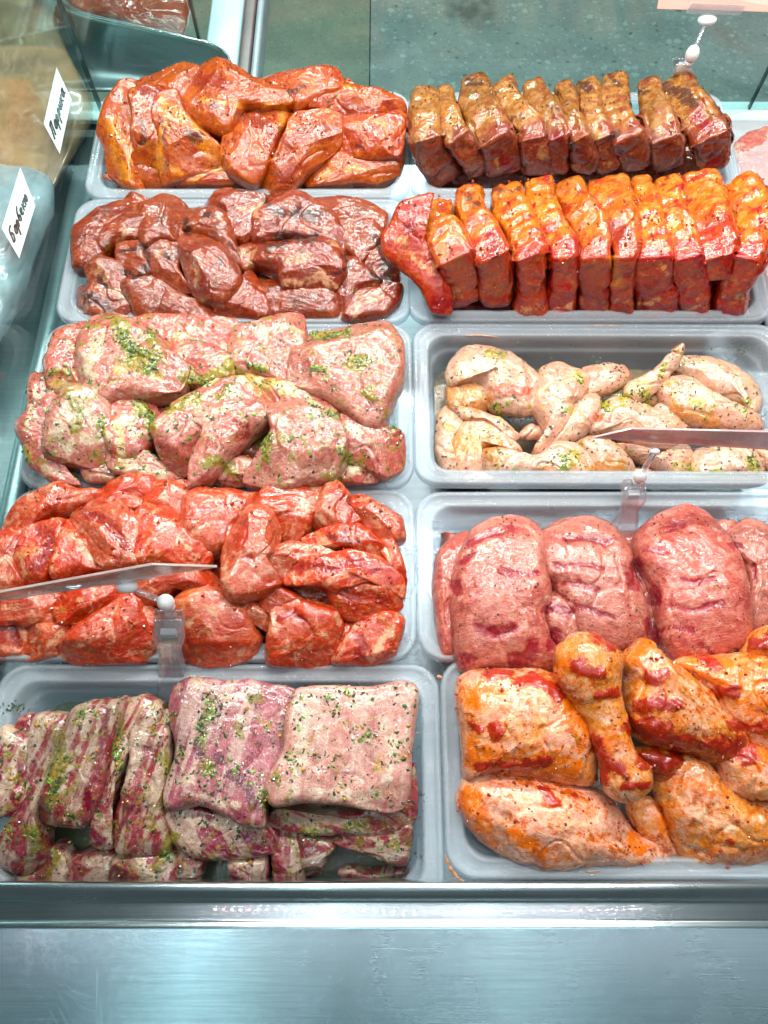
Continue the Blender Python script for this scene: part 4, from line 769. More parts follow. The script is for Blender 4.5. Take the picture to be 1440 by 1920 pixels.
S('L4', 'E1', 'red', 'red_pork_piece', 'pork piece', 'bright red pork in the fourth left tray', [
 ('30,340 130,210 280,120 350,95 430,130 565,150 490,230 305,270 215,330 100,372', 'smooth salmon pork piece in the back left corner of the red pork', dict(th=22)),
 ('540,140 620,85 760,65 885,85 870,200 765,232 645,242 555,212', 'glossy red pork piece on the back rim, second from the left', dict(th=22, dz=2)),
 ('825,212 900,105 1060,95 1145,135 1085,262 1035,315 960,255', 'pork piece with a small white bone chip at the back of the red pork', dict(th=22, dz=0)),
 ('-80,430 60,375 175,368 135,480 112,560 145,662 0,692 -80,600', 'pork piece cut off by the left picture edge in the red pork', dict(th=22, dz=0)),
 ('1038,330 1060,200 1160,125 1300,145 1445,165 1450,250 1335,332 1275,442 1150,485 1078,402', 'long pork fold reaching back to the rim in the middle of the red pork', dict(th=25, dz=3, fa=.6)),
 ('425,245 555,198 700,238 808,330 808,455 785,545 620,565 500,485 478,380', 'deep crimson purple pork piece in the left middle of the red pork', dict(th=25, dz=4, fa=2.4)),
 ('125,485 185,340 290,308 365,320 335,460 272,612 150,648 118,560', 'raw red grained pork slab with fat edges at the left of the red pork', dict(th=23, dz=5, n=3.2, fa=1.3)),
 ('295,545 338,350 440,318 525,400 625,560 480,595 330,615', 'pork wedge with a pale centre between two red pieces, left half', dict(th=22, dz=1, fa=2.2)),
 ('755,355 830,240 930,238 1005,300 1085,400 1170,500 1110,568 900,548 785,545', 'round purple muscle with white seams above the left price plate tip', dict(th=26, dz=5)),
 ('775,565 900,552 1130,560 1215,640 1105,685 1000,685 960,745 850,765 755,650', 'low red pork piece under the tip of the left price plate', dict(th=22, dz=-1)),
 ('-60,700 150,690 335,695 395,760 335,855 200,865 100,875 -60,855', 'fatty pork piece directly below the price plate at the left edge', dict(th=20, dz=-1)),
 ('325,760 420,680 620,645 785,645 645,775 470,865 355,855', 'pink pork slice right under the price plate arm', dict(th=20, dz=1, fa=.4)),
 ('735,720 850,738 905,850 885,955 862,1010 795,850', 'narrow dark red pork piece behind the clear price clip', dict(th=18, dz=-2)),
 ('-60,845 100,868 165,900 165,1060 0,1065 -60,950', 'dark red pork piece in the front left corner of the red pork', dict(th=20, dz=-4)),
 ('155,890 270,858 405,878 375,965 345,1035 200,1064 155,1045', 'white veined pork piece left of the large smooth fillet', dict(th=20, dz=-2)),
 ('338,1005 420,900 560,800 740,715 825,850 865,960 835,1052 650,1074 450,1064', 'large smooth fillet of pork left of the clear price clip', dict(th=26, dz=2, fa=.5)),
 ('1028,865 1000,760 1070,698 1180,668 1302,728 1402,830 1445,950 1405,1045 1280,1084 1130,1084 1038,1044', 'orange fatty pork block at the front middle, right of the price clip', dict(th=25, dz=2, fa=.1)),
])
S('L4', 'E2', 'red', 'red_pork_piece', 'pork piece', 'bright red pork in the fourth left tray', [
 ('368,240 400,150 540,125 620,95 720,105 805,130 745,212 702,300 600,395 500,392 448,300', 'light red pork piece on the back rim, right of the middle of the red pork', dict(th=24, dz=0)),
 ('715,195 740,105 800,92 885,190 872,255 965,292 862,345 760,335 698,300', 'upright pork nub with a white fat spot at the back right of the red pork', dict(th=22, dz=3)),
 ('878,180 950,168 1060,228 1155,290 1175,405 1090,415 1018,370 945,300', 'pork piece in the back right corner of the red pork', dict(th=22, dz=0)),
 ('815,345 960,332 1065,440 1085,515 1000,515 880,465 720,455 638,400', 'dark purple streaked pork piece in the right half of the red pork', dict(th=22, dz=2)),
 ('1055,430 1130,415 1175,520 1195,640 1165,735 1095,600', 'narrow pork piece with orange fat against the right wall of the red pork', dict(th=20, dz=0)),
 ('398,520 460,470 560,418 700,438 802,480 625,545 572,615 520,645 438,592', 'pork piece with white fat top beside the boxy cube of the red pork', dict(th=22, dz=3)),
 ('185,500 235,370 325,262 430,262 502,350 472,480 405,545 485,640 382,705 240,722 185,640', 'boxy light red pork cube in the middle of the red pork', dict(th=28, dz=8, n=3.4, fa=.2)),
 ('560,640 640,520 760,508 900,468 1045,520 1145,620 1155,725 1000,645 820,705 700,665', 'dark blood red folded pork piece at the right of the red pork', dict(th=26, dz=5)),
 ('775,650 960,620 1125,680 1155,765 1045,835 930,845 835,805', 'dark red hollow fold beneath the blood red piece', dict(th=22, dz=0)),
 ('388,740 460,655 560,688 645,750 565,785 460,805 395,795', 'orange fat edged pork scrap above the front square piece', dict(th=20, dz=0)),
 ('228,750 330,718 402,780 445,830 435,905 350,865 258,830', 'orange spotted pork scrap between the fatty block and the front square piece', dict(th=18, dz=0)),
 ('835,820 945,848 885,935 812,1058 775,1055 825,900', 'narrow red sliver between two front pieces at the right of the red pork', dict(th=16, dz=-3)),
 ('445,900 458,800 540,738 680,758 802,790 838,870 815,985 762,1075 600,1084 438,1062', 'square pinkish pork piece on the front rim of the red pork', dict(th=25, dz=3, n=3.2)),
 ('808,1062 880,930 960,838 1092,796 1170,840 1155,965 1102,1075 960,1082', 'pork piece with thick white fat end, front right corner of the red pork', dict(th=24, dz=2, n=3)),
])
# ---- back right: brown ochre chops standing on edge
def chops(tr, m, mat, group, zf, rows, h, yr, disp='chop', name='pork_chop'):
    for sec, lab, kw in rows:
        loft(name, tr, m, sec, mat, zf, h=kw.pop('h', h), n=kw.pop('n', 5.0), disp=disp, label=lab, cat='pork chop', group=group, yr=yr, **kw)
zR1 = lambda y: float(np.interp(y, [60, 100, 220, 320, 450, 520], [34, 42, 58, 56, 12, -14]))
bed('R1', 'ochre', -22, label='lower ends of the brown chops filling the back right tray')
chops('R1', 'B', 'ochre', 'brown ochre chops standing in the back right tray', zR1, [
 ([(665, 95, 70), (690, 200, 75), (725, 300, 85), (748, 400, 95), (750, 460, 95)], 'thin low brown chop, sixth from the left in the back row', dict(h=34)),
 ([(545, 85, 80), (590, 190, 110), (635, 290, 105), (650, 380, 105), (650, 470, 100)], 'brown chop with a dark blotch, fifth from the left in the back row', {}),
 ([(440, 85, 75), (480, 190, 110), (545, 270, 105), (560, 350, 100), (562, 475, 105)], 'brown chop with pale scored fat, fourth from the left in the back row', dict(score=10)),
 ([(755, 78, 85), (770, 200, 85), (815, 300, 95), (835, 380, 90), (845, 455, 90)], 'brown chop with crumbly ochre fat, seventh from the left in the back row', {}),
 ([(860, 62, 100), (865, 190, 130), (900, 290, 125), (935, 380, 125), (950, 455, 120)], 'tallest ochre topped chop, third from the right in the back row', {}),
 ([(150, 110, 100), (150, 220, 115), (175, 330, 120), (200, 410, 120), (235, 500, 120)], 'leftmost brown chop of the back row', {}),
 ([(222, 105, 62), (238, 210, 75), (275, 310, 90), (335, 400, 95), (360, 475, 90)], 'narrow brown chop, second from the left in the back row', {}),
 ([(345, 65, 100), (350, 170, 140), (400, 280, 150), (440, 370, 130), (455, 470, 115)], 'brown chop with a broad raw face, third from the left in the back row', {}),
 ([(985, 88, 90), (1010, 200, 110), (1045, 300, 125), (1065, 380, 120), (1080, 455, 120)], 'smooth ochre chop, second from the right in the back row', {}),
 ([(1085, 80, 115), (1125, 180, 130), (1195, 270, 135), (1232, 350, 125), (1238, 450, 110)], 'rightmost brown chop with a charred top and raw red end', {}),
], 42, (0, .52))
zR2 = lambda y: float(np.interp(y, [420, 480, 600, 700, 770, 1000, 1050], [46, 52, 66, 70, 68, -8, -16]))
bed('R2', 'chop', -22, label='lower ends of the paprika chops filling their tray')
chops('R2', 'B', 'chop', 'orange red paprika chops standing in the second right tray', zR2, [
 ([(1320, 455, 90), (1350, 540, 150), (1385, 640, 140), (1375, 720, 125), (1350, 800, 130), (1310, 900, 130), (1290, 1005, 110)], 'rightmost paprika chop, apart from its neighbour', dict(h=38, score=12)),
 ([(1055, 450, 110), (1075, 560, 110), (1110, 680, 110), (1140, 780, 110), (1160, 870, 110), (1170, 1010, 105)], 'paprika chop with a bone end, left of the widest one', {}),
 ([(1185, 425, 140), (1195, 560, 170), (1225, 680, 170), (1245, 790, 150), (1235, 860, 105)], 'widest smooth paprika chop, second from the right', dict(h=34, yr=(0, 0))) if False else
 ([(1185, 425, 140), (1195, 560, 170), (1225, 680, 170), (1245, 790, 150), (1235, 860, 105)], 'widest smooth paprika chop, second from the right', dict(h=34)),
 ([(835, 450, 150), (850, 550, 160), (885, 650, 140), (905, 740, 105), (895, 860, 90), (895, 1005, 85)], 'dark red topped paprika chop in the middle right', dict(h=34)),
 ([(955, 445, 90), (975, 550, 100), (1000, 660, 120), (1010, 760, 150), (1015, 880, 165), (1020, 1010, 170)], 'paprika chop with a white rib end across its face', {}),
 ([(685, 468, 110), (725, 570, 130), (785, 670, 130), (790, 750, 125), (790, 880, 122), (790, 1005, 122)], 'sixth paprika chop from the left, orange at the shoulder', {}),
 ([(570, 452, 105), (595, 570, 115), (650, 680, 115), (668, 760, 112), (668, 880, 112), (668, 1005, 112)], 'paprika chop with scored yellow fat, fifth from the left', dict(score=14)),
 ([(455, 475, 120), (475, 580, 130), (525, 700, 130), (548, 780, 122), (550, 900, 122), (548, 1008, 122)], 'paprika chop with the deepest score lines, fourth from the left', dict(score=15)),
 ([(325, 482, 100), (330, 580, 120), (375, 690, 135), (410, 790, 135), (420, 870, 135), (425, 965, 120)], 'pink faced paprika chop, third from the left', {}),
 ([(185, 535, 130), (200, 640, 150), (255, 750, 140), (285, 840, 125), (300, 960, 110)], 'paprika chop with a raised fat strip, second from the left', {}),
], 40, (0, .46))
S('R2', 'B', 'chop', 'pork_chop', 'pork chop', 'orange red paprika chops standing in the second right tray', [
 ('28,640 60,570 130,545 185,540 150,620 150,700 205,780 235,850 250,960 175,965 128,870 60,805 8,760 -2,690', 'leftmost paprika chop leaning over the tray corner', dict(pz=44, th=12, n=3.4, sy=-28, disp='slab', fa=1.2)),
])
# ---- chicken wings
S('R3', 'D', 'wing', 'chicken_wing', 'chicken wing', 'herb marinated chicken wings', [
 ('915,250 1000,215 1085,260 1065,295 960,285', 'small wing joint in the shade below the pointed wing tip', dict(th=12, dz=-8)),
 ('190,380 200,320 240,290 300,340 275,420 255,500 290,562 230,550 195,480', 'long pale wing standing along the left tray wall', dict(th=16, dz=-6)),
 ('248,400 300,340 400,335 485,420 505,470 400,452 362,480 372,545 290,565 248,500', 'orange tinted wing meat in the lower left of the wings tray', dict(th=17, dz=-4)),
 ('235,215 300,200 380,230 395,290 320,315 248,292', 'tan skinless wing knuckle under the first drumette', dict(th=16, dz=-1)),
 ('240,150 290,85 350,72 430,88 475,100 560,165 592,230 560,305 480,312 400,290 360,205 258,220', 'thick pink cut drumette at the back left of the wings tray', dict(th=22, dz=5, fa=2.9)),
 ('258,288 340,298 440,338 505,392 470,415 380,352 300,335', 'narrow flap of skin below the pink drumette', dict(th=9, dz=3)),
 ('505,392 550,352 605,358 585,402 520,408', 'small bone end left of the folded V shaped wing', dict(th=9, dz=-5)),
 ('740,150 830,128 905,148 918,190 855,235 760,255 742,205', 'pink wing end behind the folded V shaped wing', dict(th=15, dz=0)),
 ('622,435 650,340 710,268 780,248 812,282 805,345 742,402 640,445', 'right half of the folded V shaped wing', dict(th=18, dz=3)),
 ('558,448 600,370 558,300 568,210 590,150 650,126 700,150 755,180 745,262 705,295 702,362 640,425 575,468', 'left half of the folded V shaped wing, speckled with herbs', dict(th=21, dz=6, fa=1.3)),
 ('1058,150 1100,108 1190,108 1290,140 1382,200 1408,262 1382,335 1300,272 1210,242 1130,192', 'long smooth wing at the back right wall', dict(th=19, dz=2, fa=2.7)),
 ('1005,300 1060,278 1130,348 1135,385 1060,362', 'small pale wing bit behind the price plate', dict(th=11, dz=0)),
 ('772,360 800,300 860,262 950,278 1040,318 1135,372 1110,440 980,440 850,392 788,394', 'wing running under the price plate with a red cut joint', dict(th=19, dz=3, fa=2.8)),
 ('1025,225 1060,188 1130,188 1210,240 1275,282 1392,332 1402,384 1280,384 1170,362 1078,312', 'wing with an orange meaty patch in front of the long smooth wing', dict(th=21, dz=6, fa=2.8)),
 ('300,550 340,528 410,543 475,560 400,578 310,572', 'flat wing tip at the front left rim', dict(th=9, dz=0)),
 ('720,425 790,398 885,450 935,520 900,565 800,565 748,480', 'orange wing joint in the front middle of the wings tray', dict(th=17, dz=0)),
 ('878,560 930,520 1010,528 1022,562', 'small dark wing scrap behind the price clip', dict(th=9, dz=-3)),
 ('358,480 400,448 480,468 560,478 640,428 722,438 785,520 742,574 620,568 480,558 398,542', 'long wing with a white cut tendon along the front of the tray', dict(th=20, dz=4, fa=.1)),
 ('868,430 960,450 1020,468 1120,438 1162,500 1142,548 1070,555 990,502 930,482', 'blunt wing end below the price plate, beside the clip arm', dict(th=18, dz=3, fa=2.6)),
 ('1378,450 1430,448 1462,500 1442,535 1400,502', 'wing piece at the right picture edge in front of the plate', dict(th=12, dz=0)),
 ('1138,540 1170,458 1280,438 1382,458 1422,540 1412,578 1250,580 1148,570', 'broad pale wing in the front right of the wings tray', dict(th=20, dz=4, fa=2.9)),
], disp='wing', n=2.2)
loft('chicken_wing', 'R3', 'D', [(1122, 45, 22), (1100, 85, 44), (1050, 150, 62), (985, 205, 84), (900, 250, 90)], 'wing', lambda y: float(np.interp(y, [40, 90, 150, 250], [14, 6, -6, -16])), h=[5, 9, 14, 18], n=2.2, disp='wing', cap=.012, label='pointed wing tip with a reddish end reaching over the back wall', group='herb marinated chicken wings', yr=(0, 0), cat='chicken wing', below=False)
# ---- chicken fillets
bed('R4', 'fillet', -22, label='lower layer of pink chicken fillet')
S('R4', 'F', 'fillet', 'chicken_fillet', 'chicken fillet', 'pink marinated chicken fillets', [
 ('185,300 200,200 260,140 325,130 285,190 262,280 252,420 280,540 272,588 212,592 192,450', 'narrow smooth fillet folded against the left tray wall', dict(th=20, dz=-3, fa=1.5)),
 ('1220,100 1260,80 1312,88 1295,132 1240,138', 'small yellowish fat nub at the back of the fillets tray', dict(th=9, dz=2)),
 ('1280,130 1340,82 1400,95 1465,150 1505,300 1485,485 1360,505 1342,400 1340,280 1288,190', 'fillet cut off by the right picture edge', dict(th=24, dz=1, fa=1.2)),
 ('885,170 960,200 1005,340 1045,480 1005,570 950,485 918,330', 'dark spiced strip between the second and third large fillets', dict(th=16, dz=-6, fa=1.6)),
 ('580,150 640,98 740,80 842,108 895,180 925,270 972,400 980,505 905,570 740,570 640,345 585,285', 'second large fillet with a dark slit near its back end', dict(th=30, dz=3, fa=2.9, dome=3)),
 ('585,390 640,342 712,368 745,450 725,565 640,565 598,480', 'small tucked fillet piece between the first two large fillets', dict(th=20, dz=4)),
 ('255,300 298,180 350,108 440,76 522,82 582,140 592,250 612,350 592,450 642,560 625,632 400,625 288,630 258,480', 'first large fillet with a curled dark slit at its front', dict(th=32, dz=5, fa=.1, dome=3)),
 ('938,150 1000,88 1080,46 1132,36 1202,78 1285,170 1335,300 1355,430 1345,545 1252,590 1100,610 1028,505 998,350 948,250', 'third large fillet with a pointed peak at the back', dict(th=34, dz=6, fa=.2, dome=5)),
], disp='fillet', n=2.5)
# ---- ribs
S('L5', 'G1', 'rib', 'pork_belly_strip', 'pork belly strip', 'herb pork belly strips in the front left tray', [
 ('-60,1190 100,1215 240,1215 235,1300 0,1310 -60,1300', 'lowest pork belly strip in the front left corner', dict(dz=-8, th=14)),
 ('235,1180 330,1080 405,1150 395,1300 230,1300', 'brown pork belly end below the first striped block', dict(dz=-8, th=16)),
 ('380,1180 500,1120 665,1108 645,1285 560,1305 395,1300', 'pale pork belly end below the second striped block', dict(dz=-8, th=16)),
 ('100,470 140,378 222,358 235,450 215,565 128,525', 'brown pork end at the back left of the belly strips', dict(dz=-4, th=16)),
 ('-80,620 20,470 60,430 112,450 212,520 205,650 155,885 40,925 -60,905', 'leftmost striped belly block cut by the picture edge', dict(dz=0, th=20, n=4, fa=1.2)),
 ('218,380 300,358 402,380 412,480 352,640 282,800 242,920 272,1010 262,1160 150,1238 20,1160 18,1062 130,920 190,760 218,560', 'long belly strip with a fat end, second from the left', dict(dz=2, th=20, n=3.4, fa=1.2)),
 ('680,290 760,280 830,262 915,308 915,400 785,432 762,560 702,700 642,880 664,1065 600,1094 528,1052 558,900 620,760 660,520', 'belly strip with a yellow fat knob at its back end', dict(dz=2, th=20, n=3.2, fa=1.2)),
 ('455,330 550,288 650,284 700,288 690,420 640,640 600,800 535,935 490,970 380,960 248,930 280,800 350,640 400,480 430,390', 'thick striped belly block with the dark cut end, third from the left', dict(dz=6, th=24, n=5, fa=1.25)),
 ('905,360 960,340 985,400 980,520 930,540 905,450', 'small white fat curl left of the rib slabs', dict(dz=2, th=12)),
 ('755,440 850,418 960,438 965,640 935,860 965,960 962,1110 850,1128 700,1128 655,960 718,760 755,600', 'belly strip with a bright red spot left of the rib slabs', dict(dz=5, th=20, n=3.6, fa=1.3)),
 ('636,1235 660,1150 760,1105 900,1115 995,1128 1005,1295 850,1318 655,1295', 'round fatty belly end at the front, below the red spotted strip', dict(dz=2, th=17)),
 ('985,1110 1080,1100 1165,1150 1120,1290 1010,1300', 'brown belly end under the left rib slab', dict(dz=-3, th=16)),
], disp='slab', n=3.4)
S('L5', 'G2', 'rib', 'pork_rib_piece', 'pork rib piece', 'herb rib pieces in the front left tray', [
 ('828,1235 900,1208 1000,1228 1195,1215 1185,1262 1000,1305 858,1285', 'small dark rib scrap lying on the bare tray floor', dict(dz=-8, th=8)),
 ('455,1000 580,995 625,1100 625,1300 480,1310 455,1150', 'dark red rib piece hanging below the right slab', dict(dz=-4, th=16)),
 ('598,1010 720,1015 815,1060 765,1150 705,1255 618,1238', 'rib piece with white gristle right of the dark red one', dict(dz=-3, th=15)),
 ('215,1150 300,1128 422,1128 435,1230 402,1305 280,1298 225,1225', 'white striated rib end below the left slab', dict(dz=0, th=16, fa=1.5)),
 ('800,1060 900,1005 1100,1010 1225,955 1215,1150 1172,1195 1060,1155 955,1112', 'layered rib end sticking out under the right slab', dict(dz=4, th=14)),
 ('-130,900 0,868 200,905 445,975 465,1060 445,1112 280,1134 100,1142 -40,1092 -100,1000', 'second layer rib slab under the left top slab', dict(dz=2, th=17, n=4)),
 ('445,965 520,880 700,900 1000,880 1185,880 1232,640 1250,900 1228,972 1060,1018 800,1020 600,1008', 'second layer rib slab under the pale right slab', dict(dz=4, th=15, n=3)),
], disp='slab', n=3.2)
S('L5', 'G2', 'ribtop', 'pork_rib_slab', 'rib slab', 'top rib slabs in the front left tray', [
 ('-85,250 -20,190 60,175 200,196 330,185 450,218 595,256 565,380 535,560 445,740 415,860 405,970 280,968 180,905 60,855 -100,885 -125,780 -65,560 -95,400', 'left top rib slab with a green herb patch and purple meat', dict(mat='riba', pz=2, th=18, n=5, fa=1.35)),
 ('588,262 640,232 820,226 1000,226 1150,196 1236,226 1245,330 1218,560 1208,760 1168,872 1060,892 860,858 650,840 480,858 440,745 535,560 552,380', 'right top rib slab, palest square with few herbs', dict(pz=8, th=18, n=6, fa=1.5)),
], disp='slab')
# ---- chicken legs
S('R5', 'H', 'leg', 'chicken_thigh', 'chicken thigh', 'orange marinated chicken legs', [
 ('1328,135 1360,60 1440,28 1520,60 1520,160 1400,172 1338,162', 'red sauced chicken piece at the back by the right picture edge', dict(th=20, dz=4)),
 ('1055,185 1200,158 1440,160 1540,300 1540,520 1440,570 1340,515 1258,425 1195,335 1115,245', 'broad orange thigh at the back right, cut by the picture edge', dict(th=30, dz=4, fa=.6)),
 ('182,260 260,222 400,216 520,226 640,288 712,400 724,540 705,668 600,668 430,632 260,628 205,645 188,480 172,370', 'round orange thigh in the back left of the legs tray', dict(th=36, dz=4, fa=.5, dome=4)),
 ('868,780 960,738 1005,800 1045,900 1095,980 1000,972 925,905', 'pale thigh meat strip between the two front pieces', dict(th=18, dz=-4)),
 ('888,540 980,515 1095,560 1065,625 990,658 945,605', 'red sauced knob below the sauce puddle in the middle of the legs', dict(th=18, dz=2)),
 ('198,700 240,638 380,616 520,636 680,676 785,736 865,850 965,900 998,975 720,982 560,992 430,982 298,915 218,835 188,770', 'long pale pink thigh lying along the front left of the tray', dict(th=36, dz=2, fa=2.8, dome=2)),
 ('988,740 1000,638 1060,555 1150,555 1225,620 1335,710 1465,750 1540,900 1460,970 1200,985 1080,980 1025,862', 'pale pink thigh along the front right of the tray', dict(th=34, dz=1, fa=2.6)),
 ('1225,560 1300,495 1380,505 1445,560 1475,650 1455,725 1360,738 1278,694 1235,622', 'knobbly leg end with dark red sauce near the right picture edge', dict(th=26, dz=10, name='chicken_shank', cat='chicken shank')),
 ('848,165 930,92 980,145 1062,200 1165,280 1235,380 1335,500 1290,570 1240,600 1130,560 960,512 876,450 850,350 862,250', 'diagonal orange drumstick with a band of red sauce, right of the upright one', dict(th=34, dz=8, fa=2.4, name='chicken_drumstick', cat='drumstick')),
], disp='skin', n=2.3)
loft('chicken_drumstick', 'R5', 'H', [(700, 60, 180), (695, 130, 262), (705, 220, 268), (740, 320, 215), (775, 410, 165), (800, 500, 150), (830, 580, 170), (865, 650, 215), (895, 715, 205), (912, 745, 150)], 'leg',
     lambda y: float(np.interp(y, [40, 200, 400, 600, 760], [52, 50, 42, 36, 30])), h=[36, 46, 46, 34, 27, 25, 27, 30, 26], n=2.15, disp='skin', cap=.02, yr=(0, 0), below=False, label='upright orange drumstick crossing the tray with its knuckle at the front', group='orange marinated chicken legs', cat='drumstick')
# ------------------------------------------------------------------ juices in the trays
def pool(tr, z, col, al, lab):
    x0, x1, y0, y1, zz, d = TR[tr]
    v = [(x, y, z) for x, y in rrect(x0+.024, x1-.024, y0+.024, y1-.024, .02)]
    o = mesh_obj('marinade_juice', v, [tuple(range(len(v)))], juice('juice_'+tr.lower(), col, al), None, False)
    tag(o, lab, 'marinade', None, 'stuff')
pool('R5', -.040, '#b88a5c', .35, 'thin orange oily juice on the floor of the chicken legs tray')
pool('R3', -.050, '#b8a070', .55, 'yellowish juice with herbs on the floor of the wings tray')
pool('L5', -.056, '#6a7a50', .6, 'dull green juice on the floor of the ribs tray')
pool('L1', -.014, '#a84a1c', .7, 'orange oily marinade pooled in the far left tray')
pool('L2', -.020, '#7a4024', .75, 'brown marinade pooled in the second left tray')
# loose herbs stuck on tray walls and rims
def flakes(name, lab, m, spots, col, zz, rnd=5):
    b = MB(); rg = random.Random(rnd)
    for x, y, n, sp in spots:
        k, ox, oy = SM[m]
        for _ in range(n):
            px = x/k+ox+rg.gauss(0, sp); py = y/k+oy+rg.gauss(0, sp*.6); c = P(px, py, zz(px, py) if callable(zz) else zz)
            a = rg.uniform(0, 6.3); R = Matrix.Rotation(a, 3, 'Z') @ Matrix.Rotation(rg.uniform(-.4, .4), 3, 'X')
            b.box(c, (rg.uniform(.0012, .003), rg.uniform(.0006, .0014), .0006), R)
    tag(b.build(name, M[col]), lab, 'herb flakes', None, 'stuff')
M['flake'] = plain('dried_herb_flake', (.02, .045, .015, 1), .5, .4, 300)
M['smear'] = plain('dried_orange_marinade', (.36, .13, .04, 1), .25, .4, 200, coat=.6)
flakes('herb_flakes', 'dark herb flakes stuck on the back wall and rim of the wings tray', 'D', [(505, 48, 2, 2), (700, 50, 2, 1), (625, 102, 3, 2), (785, 110, 14, 6), (890, 122, 8, 9), (1340, 72, 16, 5), (1355, 215, 3, 2), (190, 412, 1, 1), (1230, 70, 1, 1)], 'flake', -.0015)
flakes('herb_flakes', 'dark herb flakes on the left and right walls of the ribs tray', 'G1', [(95, 310, 26, 10), (60, 325, 10, 8), (975, 245, 3, 2)], 'flake', -.004, 8)
flakes('herb_flakes', 'scattered herb flakes by the right wall of the ribs tray', 'G2', [(1280, 550, 4, 6), (1235, 670, 8, 5), (1300, 820, 8, 6), (1260, 900, 8, 22), (1245, 1150, 16, 20), (935, 188, 2, 1), (1245, 185, 2, 2), (800, 180, 3, 14)], 'flake', -.030, 9)
from mathutils.bvhtree import BVHTree
BV = {}
def bvh(tr):
    if tr not in BV:
        vs = []; fs = []
        for v, n_, p_, a_, f_ in REG[tr]:
            b0 = len(vs); vs += v.tolist(); fs += (f_ + b0).tolist()
        BV[tr] = BVHTree.FromPolygons(vs, fs)
    return BV[tr]
def sprinkle(tr, n, name, lab, mat, size, bias=0.0, seed=3, cat='herb flakes', clump=1.0, grain=False):
    rs = np.random.RandomState(seed)
    v = np.vstack([a for a, *_ in REG[tr]]); nn = np.vstack([b for _, b, *_ in REG[tr]]); pa = np.vstack([c_ for _, _, c_, *_ in REG[tr]])
    w = np.clip(nn[:, 2]-.1, 0, 1)*np.clip(.25 + clump*1.6*pn(v, 48, 2.2) + clump*.8*pn(v, 120, 9.2), .04, 2)*(1 + bias*pa[:, 2])
    uvp, _ = px_of(v); w *= (uvp[:, 0] > -30) & (uvp[:, 0] < 1470)
    w = w*np.concatenate([ar for _, ar in [(0, q[3]) for q in REG[tr]]])
    cand = rs.choice(len(v), min(n*3, len(v)), p=w/w.sum(), replace=True); tree = bvh(tr); idx = []
    for i in cand:                      # what was sprinkled from above lies on the pieces that can be seen from above
        if tree.ray_cast(Vector(v[i] + nn[i]*.001 + np.array([0, 0, .002])), Vector((0, -.15, 1)))[0] is None: idx.append(i)
        if len(idx) >= n: break
    V = []; Fc = []
    for i in idx:
        c_, m = v[i] + rs.normal(size=3)*.0005, nn[i]; a = rs.normal(size=3); a -= m*a.dot(m); a /= np.linalg.norm(a); b_ = np.cross(m, a)
        L = size*min(1.9, .35 + rs.gamma(1.6, .42)); Wd = L*(rs.uniform(.3, .75) if not grain else .9); k = 6 if not grain else 7; b0 = len(V)
        up = .0003 + (0 if not grain else L*.5)
        for q in range(k):
            t_ = 2*math.pi*q/k; r_ = rs.uniform(.7, 1.15); V.append(c_ + a*math.cos(t_)*L*.5*r_ + b_*math.sin(t_)*Wd*.5*r_ + m*(.0001 + rs.uniform(-.0002, .0003)))
        V.append(c_ + m*(up + rs.uniform(.0001, .0004))); V.append(c_ - m*.0008)
        Fc += [(b0+q, b0+(q+1) % k, b0+k) for q in range(k)] + [(b0+(q+1) % k, b0+q, b0+k+1) for q in range(k)]
    tag(mesh_obj(name, V, Fc, M[mat], None, False), lab, cat, None, 'stuff')
M['leaf'] = plain('wet_chopped_herb', (.018, .055, .012, 1), .3, .6, 260, coat=.6)
M['leaf2'] = plain('wet_pale_green_herb', (.15, .25, .03, 1), .3, .6, 260, coat=.6)
M['pepper'] = plain('crushed_pepper', (.07, .03, .018, 1), .35, .5, 260, coat=.5)
M['chili'] = plain('chilli_and_paprika_grains', (.33, .05, .012, 1), .35, .4, 260, coat=.6)
M['gold'] = plain('golden_mustard_grains', (.50, .28, .05, 1), .3, .4, 260, coat=.8)
sprinkle('L3', 2002, 'chopped_herbs', 'dark chopped herbs sprinkled over the pale pork in the third left tray', 'leaf', 0.0024, 7)
sprinkle('L3', 1060, 'herb_paste_crumbs', 'light green herb crumbs over the pale pork in the third left tray', 'leaf2', 0.0032, 14, 4)
sprinkle('L5', 1501, 'chopped_herbs', 'dark chopped herbs sprinkled over the ribs in the front left tray', 'leaf', 0.0024, 5, 5)
sprinkle('L5', 706, 'herb_paste_crumbs', 'light green herb crumbs over the ribs in the front left tray', 'leaf2', 0.0030, 12, 6)
sprinkle('L5', 161, 'mustard_grains', 'golden grains over the ribs in the front left tray', 'gold', .0024, 0, 7, 'seasoning', grain=True)
sprinkle('R3', 1060, 'chopped_herbs', 'dark chopped herbs sprinkled over the chicken wings', 'leaf', 0.0024, 6, 8)
sprinkle('R3', 412, 'herb_paste_crumbs', 'light green herb crumbs over the chicken wings', 'leaf2', 0.0030, 10, 9)
sprinkle('R4', 420, 'pepper_grains', 'crushed pepper over the pink chicken fillets', 'pepper', .0012, 0, 10, 'seasoning', .6, True)
sprinkle('R1', 500, 'pepper_grains', 'crushed pepper crust on the brown ochre chops', 'pepper', .0016, 0, 11, 'seasoning', 1, True)
sprinkle('R2', 220, 'pepper_grains', 'crushed pepper on the orange red paprika chops', 'pepper', .0013, 0, 12, 'seasoning', 1, True)
sprinkle('R2', 700, 'paprika_grains', 'red paprika grains on the orange red chops', 'chili', .0020, 0, 13, 'seasoning', 1, True)
sprinkle('L1', 600, 'pepper_grains', 'crushed pepper over the orange pork in the far left tray', 'pepper', .0014, 0, 14, 'seasoning', 1, True)
sprinkle('L1', 500, 'paprika_grains', 'red spice grains over the orange pork in the far left tray', 'chili', .0020, 0, 15, 'seasoning', 1, True)
